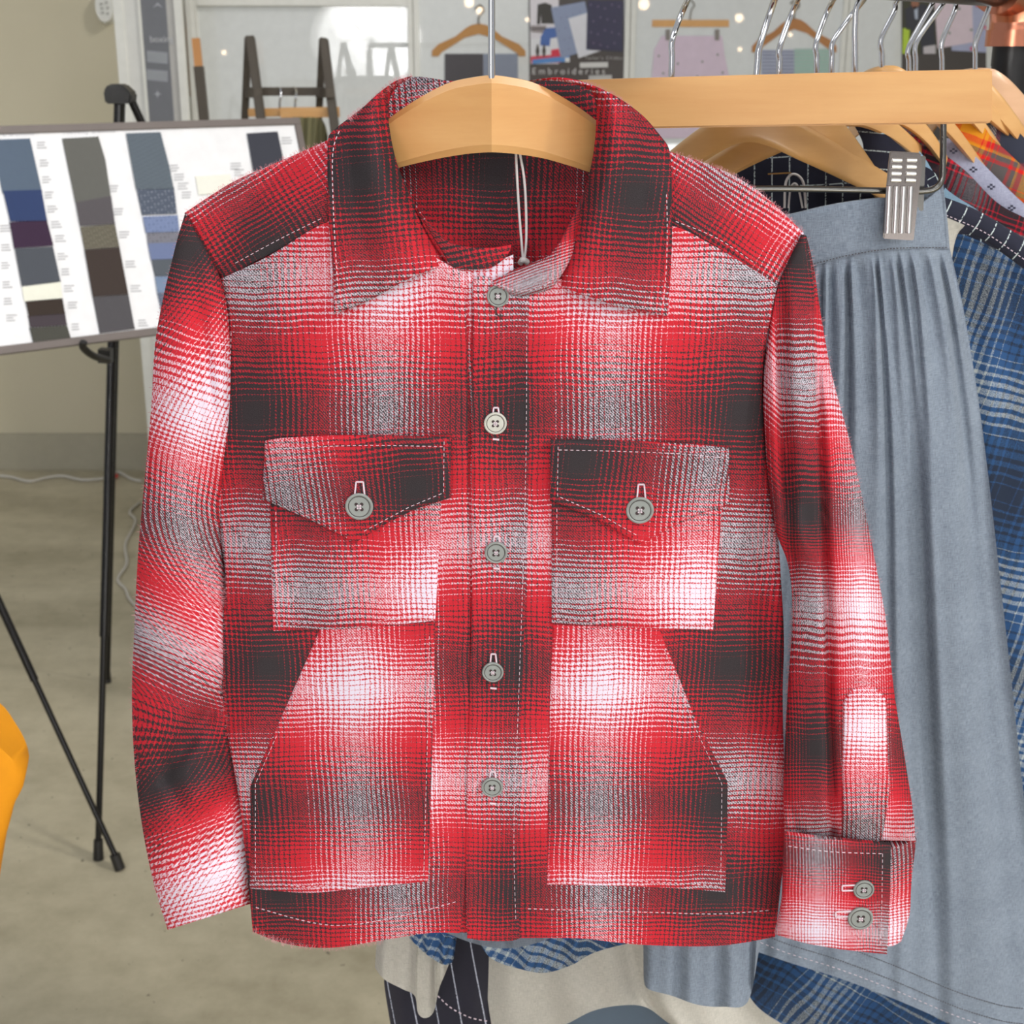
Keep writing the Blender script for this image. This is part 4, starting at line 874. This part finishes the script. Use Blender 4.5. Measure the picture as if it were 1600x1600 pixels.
# easel
ez = empty('easel', onz(153, 1330, 0), 'black metal tripod easel holding the swatch board', 'easel')
foot = onz(153, 1334, 0.012); ap = at(186, 142, foot.y + 0.26)
def onseg(px, py, A, B_):
    return None
lk = (ap - foot)
def leg_pt(f): return foot + lk * f
tube('leg', [leg_pt(0.30), leg_pt(0.99)], 0.0085, M['black'], ez, 14, False); tube('leg_extension', [foot, leg_pt(0.31)], 0.0062, M['black'], ez, 12, False)
tube('rubber_foot', [foot + Vector((0, 0, -.012)), leg_pt(0.02)], 0.0105, M['blackp'], ez, 12, False, 0.009)
f2 = onz(168, 1066, 0.0); f2 = Vector((f2.x, f2.y, .005))
tube('leg', [f2, ap + Vector((0.0, 0.02, 0))], 0.0068, M['black'], ez, 12, False)
f3 = foot + Vector((0.62, 0.45, -.007))
tube('leg', [f3, ap + Vector((0.012, 0.01, 0))], 0.0075, M['black'], ez, 12, False)
for f in (f2, f3): tube('rubber_foot', [Vector((f.x, f.y, 0)), Vector((f.x, f.y, .03))], 0.0098, M['blackp'], ez, 12, False)
a0 = ap + Vector((-0.02, 0, 0.0))
prism('hinge_head', [ap + Vector(v) for v in ((-0.022, -0.02, -0.022), (0.024, -0.02, -0.022), (0.027, -0.02, -0.004), (0.010, -0.02, 0.012), (-0.014, -0.02, 0.012), (-0.024, -0.02, 0.0))], Vector((0, .045, 0)), M['blackp'], ez, .003)
# shelf peg under the board
pg = bp(165, 552, -0.01)
tube('support_peg', [at(168, 562, pg.y + .03), at(146, 556, pg.y - .02), at(130, 543, pg.y - .045), at(131, 534, pg.y - .05)], 0.0062, M['blackp'], ez, 10)
beam('peg_bracket', at(165, 545, pg.y + .05), at(165, 566, pg.y + .05), 0.021, 0.022, M['blackp'], ez)
# neighbouring easel leg crossing in front
e2 = empty('easel', onz(187, 1350, 0), 'black tripod easel at the left edge, only its slanting leg in view', 'easel')
ft = onz(187, 1352, .01); tp = at(-140, 640, ft.y + 0.12)
tube('leg', [ft.lerp(tp, .42), tp], 0.0078, M['black'], e2, 12, False); tube('leg_extension', [ft, ft.lerp(tp, .43)], 0.0058, M['black'], e2, 12, False)
tube('rubber_foot', [ft - Vector((0, 0, .008)), ft.lerp(tp, .025)], 0.0105, M['blackp'], e2, 12, False)
apx = ft + (tp - ft) * 1.5
tube('leg', [tp, apx], 0.0085, M['black'], e2, 12, False)
tube('leg', [Vector((apx.x - .35, apx.y - .25, 0)), apx], 0.0078, M['black'], e2, 12, False); tube('leg', [Vector((apx.x - .2, apx.y + .35, 0)), apx], 0.0078, M['black'], e2, 12, False)
# orange cloth item at the left edge
og = empty('orange_bag', at(-40, 1600, 1.25), 'bright orange-yellow cloth at the lower left edge of the floor area', 'cloth')
coons('cloth_body', [(-120, 1110), (-40, 1130), (0, 1168), (39, 1205)], [(-160, 1600), (-80, 1600), (-60, 1600), (-40, 1590)], [(-120, 1110), (-160, 1600)], [(39, 1205), (34, 1232), (20, 1260), (10, 1300), (0, 1340), (-40, 1590)],
      lambda x, y, s, t: 1.25 + .01 * math.sin(s * 6), M['orange'], og, None, lambda s, t: .004 + .05 * math.sqrt(max(0, 1 - (2 * s - 1) ** 2)), 24, 30, (1, 1, 1, 1), .002)
# ================================================================== DISPLAY PANELS
YP = 4.6
def pp(x, y, o=0): return at(x, y, YP - o)
z_top = 2.05
def panel(x0, x1, label, ztop=None, white=True, mat='glassgrey', yb=YP):
    a, b = at(x0, 60, yb).x, at(x1, 60, yb).x
    o = empty('display_panel', ((a + b) / 2, yb, 0), label, 'display panel', 'glossy grey display panels')
    zt = ztop or z_top
    box('backing', (a + .015, yb, 0.08), (b - .015, yb + .012, zt - .02), M[mat], o)
    for xx in (a + .001, b - .017): box('frame_post', (xx, yb - .012, 0), (xx + .016, yb + .02, zt), M['alu'], o, .002)
    box('frame_rail', (a + .017, yb - .012, zt - .03), (b - .017, yb + .02, zt), M['alu'], o, .002); box('frame_rail', (a + .017, yb - .012, 0.06), (b - .017, yb + .02, .09), M['alu'], o, .002)
    return o
zt1 = at(470, 0, YP).z
p1 = panel(303, 646, 'large grey glossy display panel behind the swatch board, left of the fabric-hanger poster', zt1 + .012)
p2 = panel(646, 984, 'grey display panel showing a wooden hanger picture and the Embroideries sheet')
p3 = panel(984, 1322, 'grey display panel with the pictures of a pink skirt and striped swatches')
p4 = panel(1322, 1700, 'grey display panel with a photo sheet of people, behind the copper elbow')
def prt(parent, pts, rgb, o=0.003, name='print', th=.0012, coat=0.3): return prism(name, [pp(x, y, o) for x, y in pts], Vector((0, th, 0)), flat(rgb, .5, coat), parent)
def pic_hanger(parent, cx, cy, hw, h, rgb, o=.003):
    up = [(-1, 1), (-1.0, .82), (-.86, .62), (-.5, .38), (-.28, .12), (-.16, .02), (0, -.03), (.16, .02), (.28, .12), (.5, .38), (.86, .62), (1.0, .82), (1, 1)]
    lo = [(.86, 1), (.8, .88), (.3, .42), (0, .3), (-.3, .42), (-.8, .88), (-.86, 1)]
    prt(parent, [(cx + a * hw, cy + b * h) for a, b in up + lo], rgb, o, 'printed_hanger')
    tube('printed_hook', [pp(cx, cy, o), pp(cx + .5, cy - 12, o), pp(cx + 8, cy - 22, o), pp(cx + 2, cy - 30, o), pp(cx - 6, cy - 24, o)], .0025, flat((120, 112, 100)), parent, 6)
pic_hanger(p2, 748, 38, 73, 50, (190, 136, 70))
prt(p2, [(695, 84), (755, 84), (755, 215), (695, 215)], (66, 62, 66)); prt(p2, [(755, 84), (809, 84), (809, 215), (755, 215)], (136, 144, 162))
e = .003
prt(p2, [(826, -60), (975, -60), (975, 216), (828, 216)], (74, 66, 62), e, 'poster_sheet')
prt(p2, [(828, -10), (873, -10), (873, 100), (829, 100)], (226, 222, 228), e + .0014)
prt(p2, [(829, 60), (876, 60), (876, 88), (829, 90)], (232, 232, 236), e + .0016)
prt(p2, [(840, 7), (852, 4), (862, 8), (866, 37), (846, 37), (845, 22), (844, 38), (839, 38)], (52, 48, 42), e + .0022)
prt(p2, [(829, 40), (854, 40), (850, 52), (830, 50)], (150, 140, 140), e + .0022); prt(p2, [(829, 44), (853, 44), (853, 46), (829, 46)], (70, 66, 70), e + .0028)
prt(p2, [(852, 44), (868, 43), (870, 58), (860, 60), (859, 72), (844, 71), (845, 58)], (70, 106, 176), e + .0026)
prt(p2, [(861, 78), (873, 76), (876, 88), (861, 87)], (222, 40, 70), e + .0026); prt(p2, [(829, 88), (875, 85), (876, 98), (830, 99)], (214, 60, 80), e + .0024)
prt(p2, [(832, 93), (890, 87), (890, 96), (832, 100)], (84, 140, 206), e + .003); prt(p2, [(883, 90), (890, 90), (890, 97), (883, 97)], (236, 236, 236), e + .0034)
for x in (839, 849): prt(p2, [(x, 70), (x + 2, 69), (x + 4, 80), (x + 2, 89), (x, 89), (x - 2, 80)], (60, 50, 44), e + .003)
prt(p2, [(861, 12), (914, 2), (922, 40), (940, 72), (877, 91)], (144, 156, 186), e + .0036)
for k in range(18):
    x = 868 + (k * 17) % 46; y = 14 + (k * 11) % 70
    if x > 905 and y > 25 or x < 862 + y * .18: continue
    prt(p2, [(x, y), (x + 1.6, y), (x + 1.6, y + 1.6), (x, y + 1.6)], (110, 112, 150), e + .004)
prt(p2, [(888, 29), (918, 20), (916, 78), (939, 79), (904, 91)], (228, 228, 236), e + .0046)
prt(p2, [(918, 1), (974, 1), (973, 81), (916, 77)], (42, 40, 74), e + .0056)
for k in range(20):
    x = 922 + (k % 5) * 11 + (4 if (k // 5) % 2 else 0); y = 6 + (k // 5) * 20 + (k % 3) * 3
    if x < 970: prt(p2, [(x, y), (x + 2.4, y), (x + 2.4, y + 2.6), (x, y + 2.6)], (112, 92, 128), e + .0062)
sc = lambda px: px / F_PX * YP * .96
text('lettering', 'Embroideries', pp(831, 116, e + .004), sc(13.5), flat((226, 222, 220)), p2, 1.55)
text('lettering', "Tailor's Chibbu", pp(914, 93, e + .007), sc(7), flat((190, 186, 184)), p2, 1.3)
prt(p2, [(906, 98), (950, 97), (950, 105), (906, 106)], (222, 220, 218), e + .004); prt(p2, [(920, 118), (956, 117), (956, 126), (920, 126)], (196, 194, 192), e + .004)
# third panel pictures
prt(p3, [(1019, 31), (1139, 31), (1139, 42), (1019, 42)], (228, 172, 104), .003, 'printed_hanger')
prt(p3, [(1034, 56), (1128, 56), (1132, 84), (1140, 125), (1144, 216), (1010, 216), (1022, 78)], (224, 204, 222), .004, 'printed_skirt')
for x in (1040, 1117): prt(p3, [(x, 46), (x + 7, 46), (x + 7, 63), (x, 63)], (140, 132, 126), .0052)
for (x, y) in ((1028, 86), (1058, 98), (1096, 95), (1120, 84), (1035, 113), (1088, 118), (1128, 112)): prt(p3, [(x, y), (x + 2.6, y), (x + 2.6, y + 3), (x, y + 3)], (110, 120, 104), .0052)
tube('printed_hook', [pp(1078, 31, .003), pp(1080, 16, .003), pp(1085, 8, .003), pp(1080, 0, .003)], .0022, flat((150, 146, 138)), p3, 6)
pic_hanger(p3, 1241, 30, 66, 52, (186, 124, 62))
prt(p3, [(1190, 78), (1241, 78), (1241, 216), (1190, 216)], (178, 184, 204)); prt(p3, [(1241, 76), (1296, 76), (1296, 216), (1241, 216)], (178, 200, 192))
for k in range(10):
    y = 80 + k * 5.5; prt(p3, [(1190, y), (1241, y), (1241, y + 1.3), (1190, y + 1.3)], (112, 116, 150), .0045); prt(p3, [(1241, y), (1296, y), (1296, y + 1), (1241, y + 1)], (150, 206, 190), .0045)
# fourth panel: photo sheet
prt(p4, [(1409, -40), (1541, -40), (1541, 220), (1409, 220)], (70, 64, 62), .003, 'poster_sheet')
prt(p4, [(1412, -40), (1466, -40), (1464, 84), (1411, 84)], (60, 62, 40), .0045); prt(p4, [(1411, 44), (1422, 44), (1418, 84), (1410, 84)], (190, 220, 60), .006)
prt(p4, [(1414, 15), (1424, 8), (1444, 6), (1458, 14), (1462, 82), (1440, 84), (1438, 50), (1416, 46)], (44, 46, 60), .006, 'printed_jacket')
prt(p4, [(1424, -6), (1435, -6), (1436, 8), (1430, 16), (1424, 8)], (158, 106, 82), .0072); prt(p4, [(1428, 10), (1434, 10), (1434, 30), (1430, 30)], (186, 196, 216), .0072)
prt(p4, [(1443, 73), (1462, 70), (1462, 84), (1443, 84)], (206, 200, 206), .0072)
prt(p4, [(1487, 0), (1541, 0), (1541, 82), (1487, 79)], (178, 184, 216), .0062); prt(p4, [(1460, 0), (1519, 4), (1521, 66), (1465, 76)], (230, 212, 224), .0075)
for (x, y) in ((1497, 12), (1482, 50), (1516, 45)): prt(p4, [(x, y), (x + 3.5, y), (x + 3.5, y + 3.5), (x, y + 3.5)], (120, 140, 130), .0088)
for (x, y) in ((1516, 73), (1525, 5), (1538, 40)): prt(p4, [(x, y), (x + 3, y), (x + 3, y + 6), (x, y + 6)], (220, 90, 120), .0088)
# banner stand left of the panels
bn = empty('banner_stand', at(245, 760, 4.35), 'tall narrow grey banner with blurred lettering in a white frame, left of the display panels', 'banner')
def ys(x, y, Y=4.35): return at(x, y, Y)
ax0, ax1 = ys(180, 60).x, ys(274, 60).x; xa, xb, xc, xd = [ys(v, 60).x for v in (184, 216, 226, 268)]
zt = 2.0
box('side_post', (ax0, 4.35, 0), (xa + .022, 4.37, zt), M['alu'], bn, .002)
box('side_post', (xd + .012, 4.35, 0), (xd + .034, 4.37, zt), M['alu'], bn, .002)
box('white_sheet', (xa + .022, 4.357, 0.05), (xb + .004, 4.366, zt), flat((226, 226, 222)), bn)
box('banner_post', (xb + .004, 4.35, 0.02), (xc - .006, 4.37, zt), M['alu'], bn, .002)
box('banner_sheet', (xc - .006, 4.358, 0.05), (xd + .012, 4.366, zt), flat((192, 190, 186), .4, .6), bn)
gx0, gx1 = ys(222, 60, 4.357).x, ys(263, 60, 4.357).x
box('printed_field', (gx0, 4.3565, 0.6), (gx1, 4.358, zt - .02), flat((112, 114, 120), .4, .8), bn)
yb_ = 4.3555
text('lettering', 'boxing', at(234, 66, yb_), .026, flat((200, 202, 206)), bn, 1.0)
for (y0, y1) in ((79, 99), (108, 127)):
    prism('lettering_block', [at(229, y0, yb_), at(262, y0 + 3, yb_), at(262, y1 + 1, yb_), at(230, y1 - 2, yb_)], Vector((0, .001, 0)), flat((156, 160, 166)), bn)
for k in (0, 1):
    prism('star_mark', [at(x + 246, y + 147, yb_) for x, y in (((0, -6), (1.5, -1.5), (6, 0), (1.5, 1.5), (0, 6), (-1.5, 1.5), (-6, 0), (-1.5, -1.5)) if k == 0 else ((-7, -135), (0, -143), (8, -135), (0, -139)))], Vector((0, .001, 0)), flat((176, 180, 186)), bn)
# white leaning frame post beside the panels
pf = empty('frame_post_stand', at(290, 760, 4.5), 'slim white metal post pair standing between the banner and the large grey panel', 'post')
for x0, x1 in ((276, 289), (292, 302)):
    a, b = at(x0, 60, 4.5).x, at(x1, 60, 4.5).x
    box('post', (a, 4.5, 0), (b, 4.53, 2.1), M['alu'], pf, .002)
beam('strut', at(293, 10, 4.52), at(295, 150, 4.52), .012, .01, flat((196, 148, 96)), pf)
beam('foot_bar', Vector((at(276, 60, 4.5).x, 4.515, .015)), Vector((at(302, 60, 4.5).x, 4.515, .015)), .03, .08, M['alu'], pf)
# A-frame rack in dark wood
YA = 3.6
af = empty('wooden_rack', at(450, 800, YA), 'dark wooden A-frame clothes rack behind the upper right corner of the swatch board', 'clothes rack')
def apx_(x, y, o=0): return at(x, y, YA + o)
def dropto(a, b, z=0):
    d = b - a; return a + d * ((z - a.z) / d.z)
for (tx, ty, bx, by, tag_) in ((388, 57, 383, 178, 1), (391, 58, 407, 180, 0), (504, 60, 499, 168, 1), (506, 62, 523, 200, 0)):
    a = apx_(tx, ty); b = apx_(bx, by, .05 if tag_ else -.08); beam('leg', dropto(a, b), a, .021 if not tag_ else .016, .02, M['darkwood'], af, None, .002)
for xx in (395, 508):
    beam('brace', apx_(xx - 9, 146, .05), apx_(xx + 8, 146, -.07), .02, .02, M['darkwood'], af, (0, 0, 1))
beam('top_rail', apx_(385, 143), apx_(512, 143), .02, .02, M['darkwood'], af, (0, 0, 1))
beam('lower_rail', dropto(apx_(391, 58), apx_(383, 178, .05), .3), dropto(apx_(506, 62), apx_(500, 168, .05), .3), .03, .02, M['darkwood'], af, (0, 0, 1))
for px_, lb in ((437, 'small light wood bar hanger on the dark wooden rack, hook further left'), (461, 'small light wood bar hanger on the dark wooden rack, hook further right')):
    hh = empty('clothes_hanger', apx_(px_, 172, -.02), lb, 'clothes hanger')
    x0, x1 = (388, 480) if px_ == 437 else (440, 529)
    yy = -.02 if px_ == 437 else -.05
    beam('hanger_bar', apx_(x0, 176, yy), apx_(x1, 175, yy), .012, .02, M['maple'], hh, (0, 0, 1), .002)
    tube('hook', [apx_(px_, 172, yy), apx_(px_, 160, yy), apx_(px_ + 2, 150, yy), apx_(px_ + 1, 139, -0.012), apx_(px_ - 4, 137, 0.012)], .0028, M['chrome'], hh, 8)
garment('hanging_trousers', 'olive green garment hanging on the dark wooden rack beside the swatch board corner', 'trousers', YA - .06, [(440, 184), (470, 183), (500, 187), (512, 215)], [(420, 560), (460, 560), (500, 560), (520, 560)], [(440, 184), (420, 560)], [(512, 215), (520, 560)], 'olive', None, .01, .03)
# diagonal dark easel leg at the left of the large panel
dl = empty('easel', at(318, 190, 4.0), 'dark wooden easel, only a slanting leg visible left of the large grey panel', 'easel')
ta, tb = at(306, 60, 4.1), at(318, 178, 4.08)
beam('leg', dropto(ta, tb), at(310.5, 104, 4.092), .026, .02, M['darkwood'], dl); beam('leg_top', at(310.5, 104, 4.092), ta, .02, .018, flat((206, 146, 88)), dl)
# outlet box and cables on the wall
pb = empty('junction_box', at(163, 14, YW), 'white perforated smoke detector-like box on the beige wall at top left', 'wall fixture')
cx_ = at(162, 4, YW)
bm = bmesh.new(); bmesh.ops.create_cone(bm, cap_ends=True, segments=28, radius1=.036, radius2=.03, depth=.03, matrix=Matrix.Translation(at(164, 10, YW - .015)) @ Matrix.Rotation(math.pi / 2, 4, 'X') @ Matrix.Scale(1.7, 4, (0, 1, 0)))
me = bpy.data.meshes.new('cover'); bm.to_mesh(me); bm.free(); finish(me, True, 40); link('cover', me, M['alu'], pb)
for (x, y) in ((158, 6), (166, 4), (159, 13), (168, 12), (160, 20), (168, 21)):
    q = at(x, y, YW - .034); box('slot', q - Vector((.003, 0, .002)), q + Vector((.003, .004, .002)), flat((120, 118, 110)), pb)
def fl(x, y, h=.006): p = onz(x, y, h); return Vector((p.x, min(p.y, YW - .03), p.z))
tag(tube('power_cable', [fl(*v) for v in ((-30, 742), (15, 745), (45, 752), (75, 746), (100, 744), (130, 750), (170, 746), (185, 738), (205, 748), (222, 752))], .006, M['cable'], None, 8), 'white cable lying along the foot of the beige wall', 'cable')
tag(tube('power_cable', [fl(*v) for v in ((218, 785), (203, 800), (212, 815), (196, 850), (198, 880), (184, 905), (196, 920), (202, 935), (216, 950))], .0045, M['cable'], None, 8), 'white curly cable on the floor between the easel leg and the red sleeve', 'cable')
tag(box('red_plug', fl(176, 746) - Vector((.02, .01, 0)), fl(176, 746) + Vector((.02, .01, .012)), flat((200, 60, 50)), None, .002), 'small red plug on the cable at the foot of the wall', 'plug')
# lamps and an added white umbrella behind the camera: mirrored in the glossy panels
def mirror_pt(x, y, Y):       # where a thing at depth Y must stand to be mirrored by the panel at (x, y)
    a = at(x, y, YP); d = ray(x, y); k = (YP - Y) / d.y
    return Vector((a.x + d.x * k, Y, a.z + d.z * k))
em = bpy.data.materials.new('warm_bulb'); em.use_nodes = True
pe = em.node_tree.nodes['Principled BSDF']; pe.inputs['Emission Color'].default_value = (1, .72, .45, 1); pe.inputs['Emission Strength'].default_value = 10; pe.inputs['Base Color'].default_value = (1, .8, .6, 1)
for i, (x, y, r) in enumerate(((733, 4, .035), (750, 17, .028), (1006, 7, .04), (1155, 28, .03), (1156, 77, .015), (350, 82, .018), (1235, 54, .016), (824, 31, .015))):
    P = mirror_pt(x, y, -2.2)
    o = empty('pendant_lamp', P, 'warm glowing bulb lamp in the room, mirrored in the panels, %s' % ['left pair upper', 'left pair lower', 'largest', 'bright right', 'small lower right', 'leftmost', 'rightmost', 'small by the poster'][i], 'lamp', 'pendant bulbs behind the camera')
    bm = bmesh.new(); bmesh.ops.create_uvsphere(bm, u_segments=16, v_segments=10, radius=r, matrix=Matrix.Translation(P)); me = bpy.data.meshes.new('bulb'); bm.to_mesh(me); bm.free(); finish(me); link('bulb', me, em, o)
    tube('cord', [P + Vector((0, 0, r)), Vector((P.x, P.y, 3.2))], .004, M['blackp'], o, 6, False)
# white umbrella added to make the bright reflection in the large glossy panel
um = empty('added_umbrella', mirror_pt(575, 70, -2.2), 'added white umbrella shape that makes the bright reflection in the large grey panel', 'umbrella')
uc = mirror_pt(575, 62, -2.2); bm = bmesh.new(); n = 40; rings = 10; Rr = 0.44
vs = []
for k in range(rings + 1):
    ph = k / rings * 1.15; row = []
    for i in range(n):
        a = 2 * math.pi * i / n; rad = Rr * math.sin(ph) / math.sin(1.15) * (1 - 0.05 * abs(math.sin(a * 4)) ** .5 * k / rings)
        row.append(bm.verts.new(uc + Vector((math.cos(a) * rad, -0.28 + 0.34 * (1 - math.cos(ph)) / (1 - math.cos(1.15)), math.sin(a) * rad * .95))))
    vs.append(row)
for k in range(rings):
    for i in range(n): bm.faces.new((vs[k][i], vs[k][(i + 1) % n], vs[k + 1][(i + 1) % n], vs[k + 1][i]))
bmesh.ops.remove_doubles(bm, verts=bm.verts[:], dist=1e-5)
me = bpy.data.meshes.new('canopy'); bm.to_mesh(me); bm.free(); finish(me); link('canopy', me, flat((244, 244, 244)), um)
for i in range(8):
    a = 2 * math.pi * i / 8
    tube('rib', [uc + Vector((0, -.27, 0)), uc + Vector((math.cos(a) * Rr * .6, -.17, math.sin(a) * Rr * .57)), uc + Vector((math.cos(a) * Rr * .97, .05, math.sin(a) * Rr * .93))], .003, M['black'], um, 6)
tube('shaft', [uc + Vector((0, -.3, 0)), uc + Vector((0.02, .35, -.05))], .006, M['black'], um, 8, False)
tube('stand', [uc + Vector((0.02, .3, -.05)), Vector((uc.x + .02, uc.y + .3, 0))], .012, M['black'], um, 10, False)
l = bpy.data.lights.new('added_umbrella_spot', 'SPOT'); l.energy = 420; l.spot_size = math.radians(95); l.spot_blend = .4; l.shadow_soft_size = .04  # added spot, brightens the umbrella so that its reflection shows
lo = bpy.data.objects.new('added_umbrella_spot', l); COL.objects.link(lo); lo.location = uc + Vector((0.02, .33, -.05)); lo.rotation_euler = Vector((0, -1, .08)).to_track_quat('-Z', 'Y').to_euler()
